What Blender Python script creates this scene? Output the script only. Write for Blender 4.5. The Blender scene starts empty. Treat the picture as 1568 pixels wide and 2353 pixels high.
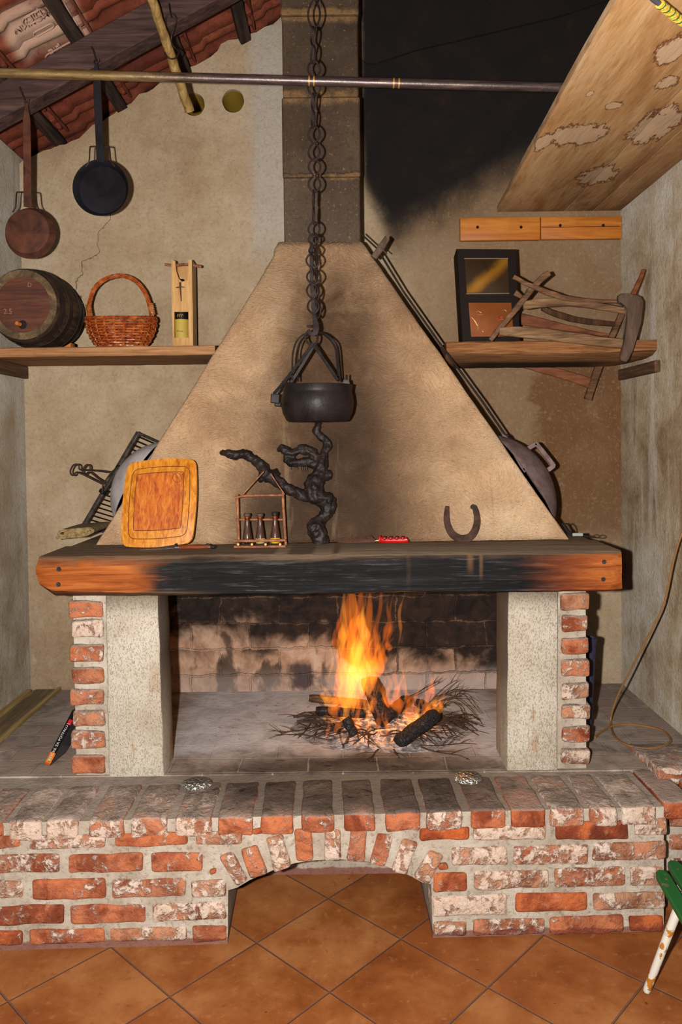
import bpy, bmesh, math, random
from mathutils import Vector, Matrix, noise
PI = math.pi
C = bpy.context.scene.collection
# ------------------------------------------------------------------ camera
W, H, F, PPX, PPY = 1568, 2353, 1776.0, 784.0, 1060.0
CAM = Vector((0, 0, 1.66))
ROT = Matrix.Rotation(math.radians(90 - 1.43), 3, 'X') @ Matrix.Rotation(math.radians(-0.65), 3, 'Z')
def ray(px, py):
    return ROT @ Vector(((px - PPX) / F, -(py - PPY) / F, -1))
def P(px, py, Y):
    d = ray(px, py); return CAM + d * (Y / d.y)
def PZ(px, py, z):
    d = ray(px, py); return CAM + d * ((z - CAM.z) / d.z)
def PPL(px, py, p0, n):
    d = ray(px, py); return CAM + d * ((p0 - CAM).dot(n) / d.dot(n))
def m(px, Y): return px * Y / F            # pixels -> metres at depth Y
V = Vector

# ------------------------------------------------------------------ node helper
def srgb(r, g=None, b=None):
    if g is None: r, g, b = r
    f = lambda c: (c / 255 / 12.92) if c / 255 <= .04045 else ((c / 255 + .055) / 1.055) ** 2.4
    return (f(r), f(g), f(b), 1)
ALB = .40      # colours below are noted as the flash shows them; the real reflectances are this much lower
class Mat:
    def __init__(s, name):
        s.m = bpy.data.materials.new(name); s.m.use_nodes = True
        s.t = s.m.node_tree; s.t.nodes.clear()
        s.out = s.t.nodes.new('ShaderNodeOutputMaterial')
    def new(s, ty, **kw):
        n = s.t.nodes.new(ty)
        for k, v in kw.items(): setattr(n, k, v)
        return n
    def put(s, sock, v):
        if v is None: return
        if isinstance(v, bpy.types.NodeSocket): s.t.links.new(v, sock)
        else:
            if hasattr(sock, 'default_value'):
                try: sock.default_value = v
                except Exception:
                    if isinstance(v, (int, float)): sock.default_value = (v, v, v) if len(sock.default_value) == 3 else (v, v, v, 1)
                    else: sock.default_value = tuple(v)[:len(sock.default_value)]
    def pos(s): return s.new('ShaderNodeNewGeometry').outputs['Position']
    def nrm(s): return s.new('ShaderNodeNewGeometry').outputs['Normal']
    def obj(s): return s.new('ShaderNodeTexCoord').outputs['Object']
    def sep(s, v):
        n = s.new('ShaderNodeSeparateXYZ'); s.put(n.inputs[0], v); return n.outputs[0], n.outputs[1], n.outputs[2]
    def comb(s, x, y, z):
        n = s.new('ShaderNodeCombineXYZ')
        for i, v in enumerate((x, y, z)): s.put(n.inputs[i], v)
        return n.outputs[0]
    def attr(s, name):
        n = s.new('ShaderNodeAttribute', attribute_name=name); return n.outputs['Color']
    def math(s, op, a, b=None, c=None, clamp=False):
        n = s.new('ShaderNodeMath', operation=op); n.use_clamp = clamp
        for i, v in enumerate((a, b, c)):
            if v is not None: s.put(n.inputs[i], v)
        return n.outputs[0]
    def add(s, a, b): return s.math('ADD', a, b)
    def sub(s, a, b): return s.math('SUBTRACT', a, b)
    def mul(s, a, b): return s.math('MULTIPLY', a, b)
    def mx(s, a, b): return s.math('MAXIMUM', a, b)
    def mn(s, a, b): return s.math('MINIMUM', a, b)
    def abs(s, a): return s.math('ABSOLUTE', a)
    def vmul(s, v, k):
        n = s.new('ShaderNodeVectorMath', operation='MULTIPLY'); s.put(n.inputs[0], v); s.put(n.inputs[1], k); return n.outputs[0]
    def vadd(s, v, k):
        n = s.new('ShaderNodeVectorMath', operation='ADD'); s.put(n.inputs[0], v); s.put(n.inputs[1], k); return n.outputs[0]
    def rot(s, v, ang, ax='Z_AXIS'):
        n = s.new('ShaderNodeVectorRotate', rotation_type=ax); s.put(n.inputs['Vector'], v); n.inputs['Angle'].default_value = ang; return n.outputs[0]
    def noise(s, v, scale, detail=4, rough=.55, dist=0, col=False):
        n = s.new('ShaderNodeTexNoise'); s.put(n.inputs['Vector'], v)
        n.inputs['Scale'].default_value = scale; n.inputs['Detail'].default_value = detail
        n.inputs['Roughness'].default_value = rough; n.inputs['Distortion'].default_value = dist
        return n.outputs['Color' if col else 'Fac']
    def vor(s, v, scale, feature='F1', out='Distance'):
        n = s.new('ShaderNodeTexVoronoi', feature=feature); s.put(n.inputs['Vector'], v); n.inputs['Scale'].default_value = scale; return n.outputs[out]
    def white(s, v):
        n = s.new('ShaderNodeTexWhiteNoise', noise_dimensions='3D'); s.put(n.inputs['Vector'], v); return n.outputs['Value']
    def sm(s, x, lo, hi, a=0.0, b=1.0):
        n = s.new('ShaderNodeMapRange', interpolation_type='SMOOTHSTEP')
        s.put(n.inputs['Value'], x); s.put(n.inputs['From Min'], lo); s.put(n.inputs['From Max'], hi)
        n.inputs['To Min'].default_value = a; n.inputs['To Max'].default_value = b
        return n.outputs['Result']
    def ramp(s, fac, stops, interp='LINEAR'):
        n = s.new('ShaderNodeValToRGB'); n.color_ramp.interpolation = interp; s.put(n.inputs[0], fac)
        e = n.color_ramp.elements
        while len(e) < len(stops): e.new(.5)
        for i, (p, c) in enumerate(stops): e[i].position = p; e[i].color = c
        return n.outputs[0]
    def mix(s, f, a, b, mode='MIX'):
        n = s.new('ShaderNodeMix', data_type='RGBA', blend_type=mode)
        s.put(n.inputs[0], f); s.put(n.inputs[6], a); s.put(n.inputs[7], b); return n.outputs[2]
    def bsdf(s, col, rough=.8, metal=0, bump=None, bd=.003, bs=1.0, emit=None, es=0, spec=None, trans=None, ior=None, alpha=None):
        n = s.new('ShaderNodeBsdfPrincipled')
        if isinstance(col, bpy.types.NodeSocket): col = s.vmul(col, (ALB, ALB, ALB))
        else: col = (col[0] * ALB, col[1] * ALB, col[2] * ALB, 1)
        if spec is None and metal == 0: spec = .12
        elif spec is not None: spec = spec * ALB
        s.put(n.inputs['Base Color'], col); s.put(n.inputs['Roughness'], rough); s.put(n.inputs['Metallic'], metal)
        if spec is not None: s.put(n.inputs['Specular IOR Level'], spec)
        if trans is not None: s.put(n.inputs['Transmission Weight'], trans)
        if ior is not None: s.put(n.inputs['IOR'], ior)
        if emit is not None: s.put(n.inputs['Emission Color'], emit); s.put(n.inputs['Emission Strength'], es)
        if bump is not None:
            b = s.new('ShaderNodeBump'); b.inputs['Distance'].default_value = bd; b.inputs['Strength'].default_value = bs
            s.put(b.inputs['Height'], bump); s.t.links.new(b.outputs[0], n.inputs['Normal'])
        s.t.links.new(n.outputs[0], s.out.inputs[0]); return s.m

# ------------------------------------------------------------------ mesh helpers
def bmn(): return bmesh.new()
def finish(bm, angle=35, smooth=True):
    bmesh.ops.recalc_face_normals(bm, faces=bm.faces)
    me = bpy.data.meshes.new('m'); bm.to_mesh(me); bm.free()
    if smooth:
        me.shade_smooth(); me.set_sharp_from_angle(angle=math.radians(angle))
    return me
ROOT = {}
def obj(name, bm, mat, parent=None, angle=35, smooth=True):
    me = bm if isinstance(bm, bpy.types.Mesh) else finish(bm, angle, smooth)
    mats = mat if isinstance(mat, (list, tuple)) else [mat]
    for q in mats: me.materials.append(q)
    o = bpy.data.objects.new(name, me); C.objects.link(o); me.name = name
    if parent is not None:
        base = ROOT[parent.name]; me.transform(Matrix.Translation(-base)); o.parent = parent; ROOT[o.name] = base
    else:
        # origin at the middle of the footprint
        xs = [v.co for v in me.vertices]
        lo = V((min(v.x for v in xs), min(v.y for v in xs), min(v.z for v in xs))); hi = V((max(v.x for v in xs), max(v.y for v in xs), max(v.z for v in xs)))
        base = V(((lo.x + hi.x) / 2, (lo.y + hi.y) / 2, lo.z))
        me.transform(Matrix.Translation(-base)); o.location = base; ROOT[o.name] = base
    return o
def thing(name, label, cat, loc, group=None):
    o = bpy.data.objects.new(name, None); o.empty_display_size = .05; C.objects.link(o); o.location = loc
    ROOT[o.name] = V(loc); o['label'] = label; o['category'] = cat
    if group: o['group'] = group
    return o
def tag(o, label, cat, group=None, kind=None):
    o['label'] = label; o['category'] = cat
    if group: o['group'] = group
    if kind: o['kind'] = kind
    return o
def struct(name, bm, mat, label=None, cat=None, **kw):
    o = obj(name, bm, mat, **kw); o['kind'] = 'structure'
    if label: o['label'] = label; o['category'] = cat
    return o
def box(bm, lo, hi, bev=0, seg=1, mi=0):
    lo, hi = V(lo), V(hi)
    return hexa(bm, [V((x, y, z)) for z in (lo.z, hi.z) for y in (lo.y, hi.y) for x in (lo.x, hi.x)], bev, seg, mi)
def hexa(bm, p, bev=0, seg=1, mi=0):
    v = [bm.verts.new(q) for q in p]
    fs = [bm.faces.new([v[i] for i in f]) for f in ((0, 2, 3, 1), (4, 5, 7, 6), (0, 1, 5, 4), (2, 6, 7, 3), (0, 4, 6, 2), (1, 3, 7, 5))]
    for f in fs: f.material_index = mi
    if bev:
        ed = list({e for f in fs for e in f.edges})
        r = bmesh.ops.bevel(bm, geom=ed, offset=bev, segments=seg, profile=.5, affect='EDGES')
        for f in r['faces']: f.material_index = mi
    return v
def obox(bm, c, size, ax, ay, az, bev=0, seg=1):
    c = V(c); hx, hy, hz = V(ax).normalized() * size[0] / 2, V(ay).normalized() * size[1] / 2, V(az).normalized() * size[2] / 2
    return hexa(bm, [c + hx * i + hy * j + hz * k for k in (-1, 1) for j in (-1, 1) for i in (-1, 1)], bev, seg)
def frame(d, up=V((0, 0, 1))):
    d = d.normalized()
    a = d.cross(up)
    if a.length < 1e-4: a = d.cross(V((0, 1, 0)))
    a.normalize(); return a, a.cross(d).normalized()
def tube(bm, pts, r, n=8, closed=False, flat=None, jit=0, seed=0, caps=True, mi=0):
    pts = [V(p) for p in pts]; N = len(pts)
    rs = r if isinstance(r, (list, tuple)) else [r] * N
    rings = []; a = None
    for i, p in enumerate(pts):
        if closed: d = pts[(i + 1) % N] - pts[i - 1]
        else: d = pts[min(i + 1, N - 1)] - pts[max(i - 1, 0)]
        if d.length < 1e-9: d = V((0, 0, 1))
        d.normalize()
        if a is None: a, b = frame(d, V((0.01, 1, .02)))
        else:
            a = (a - d * a.dot(d)); a.normalize() if a.length > 1e-6 else None; b = d.cross(a)
        b = d.cross(a)
        ring = []
        for k in range(n):
            t = 2 * PI * k / n
            off = a * math.cos(t) * rs[i] + b * math.sin(t) * rs[i]
            if flat: off = V((off.x * flat[0], off.y * flat[1], off.z * flat[2]))
            if jit: off *= 1 + jit * noise.noise((p + off) * 40 + V((seed, seed * .7, 0)))
            ring.append(bm.verts.new(p + off))
        rings.append(ring)
    M_ = N if closed else N - 1
    for i in range(M_):
        A, B = rings[i], rings[(i + 1) % N]
        # match ring twist for closed loops
        off = 0
        if closed and i == N - 1:
            off = min(range(n), key=lambda o: (A[0].co - B[o].co).length)
        for k in range(n):
            f = bm.faces.new((A[k], A[(k + 1) % n], B[(k + 1 + off) % n], B[(k + off) % n])); f.material_index = mi
    if caps and not closed:
        for ring in (rings[0], rings[-1]):
            try: bm.faces.new(ring).material_index = mi
            except ValueError: pass
def smoothpath(pts, k=6, closed=False):
    pts = [V(p) for p in pts]; out = []; N = len(pts)
    for i in range(N if closed else N - 1):
        if closed: p0, p1, p2, p3 = pts[i - 1], pts[i], pts[(i + 1) % N], pts[(i + 2) % N]
        else: p0, p1, p2, p3 = pts[max(i - 1, 0)], pts[i], pts[i + 1], pts[min(i + 2, N - 1)]
        for j in range(k):
            t = j / k
            out.append(.5 * ((2 * p1) + (p2 - p0) * t + (2 * p0 - 5 * p1 + 4 * p2 - p3) * t * t + (3 * p1 - p0 - 3 * p2 + p3) * t ** 3))
    if not closed: out.append(pts[-1])
    return out
def lerplist(vals, k):
    out = []
    for i in range(len(vals) - 1):
        out += [vals[i] + (vals[i + 1] - vals[i]) * j / k for j in range(k)]
    return out + [vals[-1]]
def lathe(bm, prof, c, axis='Z', n=32, sx=1, sy=1, capends=True):
    """prof: [(radius, height)...] about a world axis through c"""
    c = V(c); rings = []
    for r, h in prof:
        ring = []
        for k in range(n):
            t = 2 * PI * k / n; u, w = math.cos(t) * r * sx, math.sin(t) * r * sy
            q = {'Z': V((u, w, h)), 'Y': V((u, h, w)), 'X': V((h, u, w))}[axis] if isinstance(axis, str) else axis[0] * u + axis[1] * w + axis[2] * h
            ring.append(bm.verts.new(c + q))
        rings.append(ring)
    for A, B in zip(rings, rings[1:]):
        for k in range(n): bm.faces.new((A[k], A[(k + 1) % n], B[(k + 1) % n], B[k]))
    if capends:
        for R_ in (rings[0], rings[-1]): bm.faces.new(R_)
def prism(bm, pts, dvec, bev=0, seg=2):
    """planar polygon of world points, extruded along dvec"""
    dvec = V(dvec); a = [bm.verts.new(V(p)) for p in pts]; b = [bm.verts.new(V(p) + dvec) for p in pts]
    n = len(pts); f0 = bm.faces.new(a); f1 = bm.faces.new(list(reversed(b)))
    for i in range(n): bm.faces.new((a[i], b[i], b[(i + 1) % n], a[(i + 1) % n]))
    if bev:
        bmesh.ops.bevel(bm, geom=list(f0.edges) + list(f1.edges), offset=bev, segments=seg, profile=.5, affect='EDGES')
def sweep(bm, pts, ws, ts, nrm, jit=0, seed=0):
    """flat bar along pts: width ws across (in the plane whose normal is nrm), thickness ts along nrm; slightly rounded edges"""
    pts = [V(p) for p in pts]; N = len(pts); nrm = V(nrm).normalized()
    ws = ws if isinstance(ws, (list, tuple)) else [ws] * N; ts = ts if isinstance(ts, (list, tuple)) else [ts] * N
    rings = []
    for i, p in enumerate(pts):
        d = (pts[min(i + 1, N - 1)] - pts[max(i - 1, 0)]).normalized()
        s_ = d.cross(nrm).normalized(); nn = s_.cross(d).normalized()
        w, t = ws[i] / 2, ts[i] / 2; c = min(w, t) * .35
        sec = [(-w, -t + c), (-w + c, -t), (w - c, -t), (w, -t + c), (w, t - c), (w - c, t), (-w + c, t), (-w, t - c)]
        ring = []
        for x, y in sec:
            q = p + s_ * x + nn * y
            if jit: q += noise.noise_vector(q * 18 + V((seed, 0, seed * 1.7))) * jit
            ring.append(bm.verts.new(q))
        rings.append(ring)
    for A, B in zip(rings, rings[1:]):
        for k in range(8): bm.faces.new((A[k], A[(k + 1) % 8], B[(k + 1) % 8], B[k]))
    bm.faces.new(rings[0]); bm.faces.new(rings[-1])
def curve_plate(outline, holes, half):
    """2D filled outline with holes -> mesh in x,y, thickness +-half in z"""
    cu = bpy.data.curves.new('c', 'CURVE'); cu.dimensions = '2D'; cu.fill_mode = 'BOTH'; cu.extrude = half
    for loop in [outline] + holes:
        s_ = cu.splines.new('POLY'); s_.points.add(len(loop) - 1); s_.use_cyclic_u = True
        for q, (x, y) in zip(s_.points, loop): q.co = (x, y, 0, 1)
    o = bpy.data.objects.new('c', cu); C.objects.link(o); bpy.context.view_layer.update()
    me = bpy.data.meshes.new_from_object(o.evaluated_get(bpy.context.evaluated_depsgraph_get()))
    bpy.data.objects.remove(o); bpy.data.curves.remove(cu); me.materials.clear(); return me
def text_mesh(txt, size, half, origin, ux, uy, align='CENTER'):
    cu = bpy.data.curves.new('t', 'FONT'); cu.body = txt; cu.size = size; cu.extrude = half; cu.align_x = align; cu.align_y = 'CENTER'
    o = bpy.data.objects.new('t', cu); C.objects.link(o); bpy.context.view_layer.update()
    me = bpy.data.meshes.new_from_object(o.evaluated_get(bpy.context.evaluated_depsgraph_get()))
    bpy.data.objects.remove(o); bpy.data.curves.remove(cu); me.materials.clear()
    ux, uy = V(ux).normalized(), V(uy).normalized(); uz = ux.cross(uy)
    M_ = Matrix(((ux.x, uy.x, uz.x, origin[0]), (ux.y, uy.y, uz.y, origin[1]), (ux.z, uy.z, uz.z, origin[2]), (0, 0, 0, 1)))
    me.transform(M_); return me
def joinmesh(bm, me):
    bm.from_mesh(me); bpy.data.meshes.remove(me)
def rough_box(bm, c, size, ax, ay, az, seed=0, r=.012, amp=.004, dens=.03, col=(.5, .3, .5), mi=0, lay=None):
    """rounded, worn brick with its own colour seed"""
    c = V(c); ax, ay, az = V(ax).normalized(), V(ay).normalized(), V(az).normalized(); hs = [s / 2 for s in size]
    r = min([r] + [h * .9 for h in hs]); cs = []
    for h in hs:
        k = max(1, int(round(2 * (h - r) / dens))); inner = [-(h - r) + 2 * (h - r) * i / k for i in range(k + 1)]
        cs.append([-h, -h + r * .35] + inner + [h - r * .35, h])
    n = [len(q) for q in cs]; D = {}
    def vert(i, j, k):
        key = (i, j, k)
        if key in D: return D[key]
        p = V((cs[0][i], cs[1][j], cs[2][k])); q = V([max(-(h - r), min(h - r, t)) for t, h in zip(p, hs)]); d = p - q
        if d.length > 1e-9: p = q + d.normalized() * r
        w = c + ax * p.x + ay * p.y + az * p.z
        sd = V((seed * 3.1, seed * 1.3, seed * .7))
        w = w + noise.noise_vector(w * 14 + sd) * amp + noise.noise_vector(w * 45 + sd) * amp * .45
        v = bm.verts.new(w)
        if lay is not None: v[lay] = (*col, 1)
        D[key] = v; return v
    def quad(a, b, cc, d):
        f = bm.faces.new((a, b, cc, d)); f.material_index = mi
    for i in range(n[0] - 1):
        for j in range(n[1] - 1):
            for k in (0, n[2] - 1): quad(vert(i, j, k), vert(i + 1, j, k), vert(i + 1, j + 1, k), vert(i, j + 1, k))
    for i in range(n[0] - 1):
        for k in range(n[2] - 1):
            for j in (0, n[1] - 1): quad(vert(i, j, k), vert(i + 1, j, k), vert(i + 1, j, k + 1), vert(i, j, k + 1))
    for j in range(n[1] - 1):
        for k in range(n[2] - 1):
            for i in (0, n[0] - 1): quad(vert(i, j, k), vert(i, j + 1, k), vert(i, j + 1, k + 1), vert(i, j, k + 1))
def grid(bm, f, nu, nv, mi=0):
    g = [[bm.verts.new(f(i / nu, j / nv)) for j in range(nv + 1)] for i in range(nu + 1)]
    for i in range(nu):
        for j in range(nv): bm.faces.new((g[i][j], g[i + 1][j], g[i + 1][j + 1], g[i][j + 1])).material_index = mi
    return g
# ------------------------------------------------------------------ materials
def mat_plaster(name, base, dark, light, soot=False, fine=1.0, streak=False):
    M = Mat(name); p = M.pos(); x, y, z = M.sep(p)
    n1 = M.noise(p, 1.6, 5, .6); n2 = M.noise(p, 5.5, 5, .65, .4); n3 = M.noise(p, 22, 4, .6)
    f = M.add(M.mul(n1, .6), M.mul(n2, .4))
    col = M.ramp(f, [(.36, dark), (.5, base), (.64, light)])
    if streak:
        st = M.noise(M.vmul(p, (9, 9, 1.1)), 1.0, 5, .65, .3)
        col = M.mix(M.sm(st, .5, .68, 0, .6), col, light); col = M.mix(M.sm(st, .3, .45, .55, 0), col, dark)
    col = M.mix(M.sm(n3, .62, .75, 0, .35), col, light)
    # flakes of whitewash and pin holes
    fl = M.mul(M.sm(M.noise(M.vmul(p, (1, 1, .6)), 11, 5, .6), .66, .7), M.sm(z, 1.75, 1.35, 0, 1))
    col = M.mix(M.mul(fl, .55), col, srgb(205, 195, 180))
    pit = M.sm(M.vor(p, 26), .02, .05, 1, 0); pit = M.mul(pit, M.sm(n2, .5, .6))
    col = M.mix(M.mul(pit, .6), col, srgb(80, 62, 45))
    if soot:
        # pale fresh strip beside the flue, damp brown patches on the right, black soot cloud
        strip = M.mul(M.sm(x, -.47, -.38), M.sm(x, -.2, -.24)); strip = M.mul(strip, M.sm(z, 2.45, 2.75))
        col = M.mix(M.mul(strip, .75), col, srgb(198, 188, 176))
        br = M.mul(M.sm(x, .15, .75), M.sm(M.add(z, M.mul(n2, .5)), 1.5, 1.9)); 
        col = M.mix(M.mul(br, .7), col, srgb(124, 88, 56))
        damp = M.mul(M.sm(M.add(x, M.mul(M.sub(n2, .5), .5)), .92, 1.02), M.sm(M.add(z, M.mul(M.sub(n1, .5), .6)), 2.15, 1.95))
        damp = M.mul(damp, M.sm(z, 1.0, 1.25))
        col = M.mix(M.mul(damp, .85), col, srgb(116, 76, 42))
        lowd = M.sm(z, 1.3, .6); col = M.mix(M.mul(lowd, .25), col, srgb(150, 128, 100))
        zb = M.add(2.71, M.mul(M.mx(M.sub(x, .3), 0), .5)); zb = M.add(zb, M.mul(M.mx(M.sub(.27, x), 0), 1.6))
        d = M.add(M.sub(z, zb), M.mul(M.sub(n2, .5), .22))
        s_ = M.mul(M.sm(d, -.12, .12), M.sm(M.add(x, M.mul(M.sub(n1, .5), .1)), .095, .15))
        halo = M.mul(M.sm(d, -.35, .05), M.sm(x, .1, .3))
        col = M.mix(M.mul(halo, .75), col, srgb(92, 62, 40))
        sootc = M.ramp(n2, [(.35, srgb(26, 24, 26)), (.6, srgb(36, 28, 25)), (.75, srgb(54, 38, 30))])
        col = M.mix(s_, col, sootc)
        # hairline crack
        ck = M.abs(M.sub(x, M.add(M.add(-1.33, M.mul(M.sub(M.noise(p, 4, 4), .5), .35)), M.mul(M.sub(z, 2.2), .22))))
        ck = M.mul(M.sm(ck, .0015, .004, 1, 0), M.mul(M.sm(z, 2.1, 2.2), M.sm(z, 3.0, 2.8)))
        col = M.mix(M.mul(ck, .7), col, srgb(70, 55, 40))
    gr = M.noise(p, 60, 6, .75, .6); tw = M.noise(M.vmul(p, (34, 34, 20)), 1, 5, .7, 1.6)
    col = M.mix(M.sm(gr, .3, .5, .42, 0), col, M.mix(.6, dark, srgb(84, 62, 42)))
    col = M.mix(M.sm(gr, .52, .7, 0, .3), col, light)
    col = M.mix(M.sm(tw, .34, .46, .3, 0), col, dark)
    big = M.noise(p, .9, 4, .6, .3); col = M.mix(M.sm(big, .36, .5, .5, 0), col, dark)
    if soot: col = M.mix(s_, col, sootc)
    b = M.add(M.mul(gr, .9), M.add(M.mul(n2, .6), M.mul(tw, .5)))
    sc = M.noise(M.vmul(p, (1, 1, .5)), 120, 3, .6, 1.5)
    b = M.add(b, M.mul(sc, .35 * fine))
    return M.bsdf(col, .92, bump=b, bd=.006, bs=.8)
m_wall_back = mat_plaster('plaster_back', srgb(192, 166, 134), srgb(168, 138, 106), srgb(208, 186, 156), soot=True)
m_wall_left = mat_plaster('plaster_left', srgb(212, 196, 172), srgb(172, 148, 116), srgb(232, 224, 212), streak=True)
m_wall_right = mat_plaster('plaster_right', srgb(214, 192, 160), srgb(148, 112, 76), srgb(248, 238, 222), streak=True)

def mat_hood():
    M = Mat('hood_plaster'); p = M.pos(); x, y, z = M.sep(p)
    n1 = M.noise(p, 2.2, 5, .6, .3); n2 = M.noise(p, 9, 5, .65, .6)
    col = M.ramp(n1, [(.33, srgb(166, 128, 94)), (.52, srgb(204, 166, 128)), (.68, srgb(224, 192, 156))])
    # smoke-browned centre, spreading over the lower right
    cx = M.abs(M.sub(x, M.add(-.03, M.mul(M.sub(n1, .5), .3))))
    wid = M.add(.22, M.mul(M.mx(M.sub(2.4, z), 0), .27))
    s_ = M.sm(M.math('DIVIDE', cx, wid), 1.35, .25)
    s_ = M.mul(s_, M.sm(M.add(z, M.mul(n2, .4)), 2.75, 2.35))
    col = M.mix(M.mul(s_, .95), col, M.ramp(n2, [(.3, srgb(62, 45, 33)), (.55, srgb(88, 65, 46)), (.75, srgb(112, 86, 62))]))
    up = M.sm(z, 2.0, 2.55); col = M.mix(M.mul(up, .5), col, srgb(112, 84, 60))
    deep = M.mul(M.sm(M.abs(M.sub(x, M.add(.02, M.mul(M.sub(n1, .5), .25)))), .30, .04), M.sm(z, 2.0, 1.6)); col = M.mix(M.mul(deep, .5), col, srgb(50, 36, 27))
    # black scorch above the root and beside the bottle rack
    d1 = M.mul(M.sm(M.abs(M.sub(x, -.3)), .24, .02), M.sm(M.abs(M.sub(z, 1.36)), .26, .03))
    d1 = M.mul(d1, M.sm(M.noise(p, 5, 4), .3, .55)); col = M.mix(M.mul(d1, .65), col, srgb(48, 36, 30))
    # runs of drips
    dr = M.noise(M.vmul(p, (38, 1, 1.6)), 1, 3, .5); dr = M.mul(M.sm(dr, .66, .72), M.sm(z, 1.75, 1.5))
    col = M.mix(M.mul(dr, .35), col, srgb(150, 110, 74))
    lt = M.noise(M.vmul(p, (16, 1, 2)), 1, 3, .5); lt = M.mul(M.sm(lt, .64, .74), M.sm(z, 2.3, 1.5)); col = M.mix(M.mul(lt, .28), col, srgb(186, 158, 124))
    # brushed render: strokes whose direction drifts
    w = M.noise(p, 2.4, 2, .5, 0, col=True)
    q = M.vadd(M.vmul(p, (60, 60, 230)), M.vmul(w, (34, 34, 130)))
    st = M.noise(q, 1.0, 3, .55, .6)
    b = M.add(M.mul(st, 1.0), M.mul(n2, .6))
    col = M.mix(M.sm(st, .36, .52, .24, 0), col, M.mix(.5, col, srgb(60, 38, 24)))
    col = M.mix(M.mul(M.sm(st, .52, .68, 0, .2), M.sub(1.0, s_)), col, srgb(226, 198, 164))
    sp = M.noise(p, 90, 4, .75); col = M.mix(M.sm(sp, .3, .46, .4, 0), col, srgb(92, 66, 44))
    return M.bsdf(col, .93, bump=b, bd=.007, bs=.9)
m_hood = mat_hood()

def mat_chimney():
    M = Mat('flue_blocks'); p = M.pos(); x, y, z = M.sep(p)
    n1 = M.noise(p, 3, 5, .6); n2 = M.noise(p, 14, 5, .65); n3 = M.noise(p, 90, 2, .6)
    col = M.ramp(n1, [(.33, srgb(62, 48, 38)), (.55, srgb(84, 67, 53)), (.72, srgb(104, 85, 67))])
    col = M.mix(M.sm(z, 3.0, 2.55, 0, .35), col, srgb(112, 98, 82))
    j = None
    zz = M.add(z, M.mul(M.sub(M.noise(p, 9, 6, .7), .5), .06))
    for c, w in ((3.53, .034), (3.176, .036), (2.826, .014)):
        k = M.sm(M.abs(M.sub(zz, c)), w * .5, w * 1.25, 1, 0); j = k if j is None else M.mx(j, k)
    col = M.mix(M.mul(j, M.mul(1.0, M.sm(n2, .36, .6, .1, .95))), col, srgb(136, 104, 68))
    col = M.mix(M.sm(n3, .3, .48, .4, 0), col, srgb(48, 38, 30))
    col = M.mix(M.sm(n3, .66, .72, 0, .5), col, srgb(160, 140, 112))
    b = M.add(M.mul(n3, .35), M.add(M.mul(n2, .6), M.mul(j, .9)))
    return M.bsdf(col, .92, bump=b, bd=.006)
m_chimney = mat_chimney()

def dustcol(M, p, x, y, z):
    """grime lying on the hearth: grey dust, black soot before the fire, pale ash under it"""
    n1 = M.noise(p, 2.6, 5, .6); n2 = M.noise(p, 9, 5, .65, .5)
    g = M.ramp(n2, [(.3, srgb(128, 110, 98)), (.5, srgb(170, 150, 136)), (.7, srgb(200, 182, 168))])
    dx = M.sub(x, .06); dy = M.sub(y, 2.76)
    r = M.math('SQRT', M.add(M.mul(M.mul(dx, dx), .45), M.mul(M.mul(dy, dy), 2.2)))
    soot = M.sm(M.add(r, M.mul(M.sub(n1, .5), .45)), .56, .24)
    g = M.mix(M.mul(soot, .85), g, M.ramp(n2, [(.35, srgb(44, 36, 32)), (.6, srgb(72, 60, 53)), (.8, srgb(96, 82, 72))]))
    spot = M.sm(M.noise(M.vmul(p, (1, 2, 1)), 20, 3, .5), .63, .69); g = M.mix(M.mul(spot, M.mul(soot, .85)), g, srgb(28, 23, 22))
    ash = M.mul(M.sm(M.add(y, M.mul(M.sub(n1, .5), .7)), 2.95, 3.2), M.mul(M.sm(x, -.78, -.62), M.sm(x, .75, .6)))
    fleck = M.sm(M.noise(p, 40, 4, .7), .6, .66)
    g = M.mix(M.mul(ash, .9), g, M.ramp(n2, [(.3, srgb(190, 180, 178)), (.6, srgb(226, 220, 220))])); g = M.mix(M.mul(M.mul(fleck, ash), .5), g, srgb(90, 80, 78))
    return g, soot, n1, n2
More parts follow.
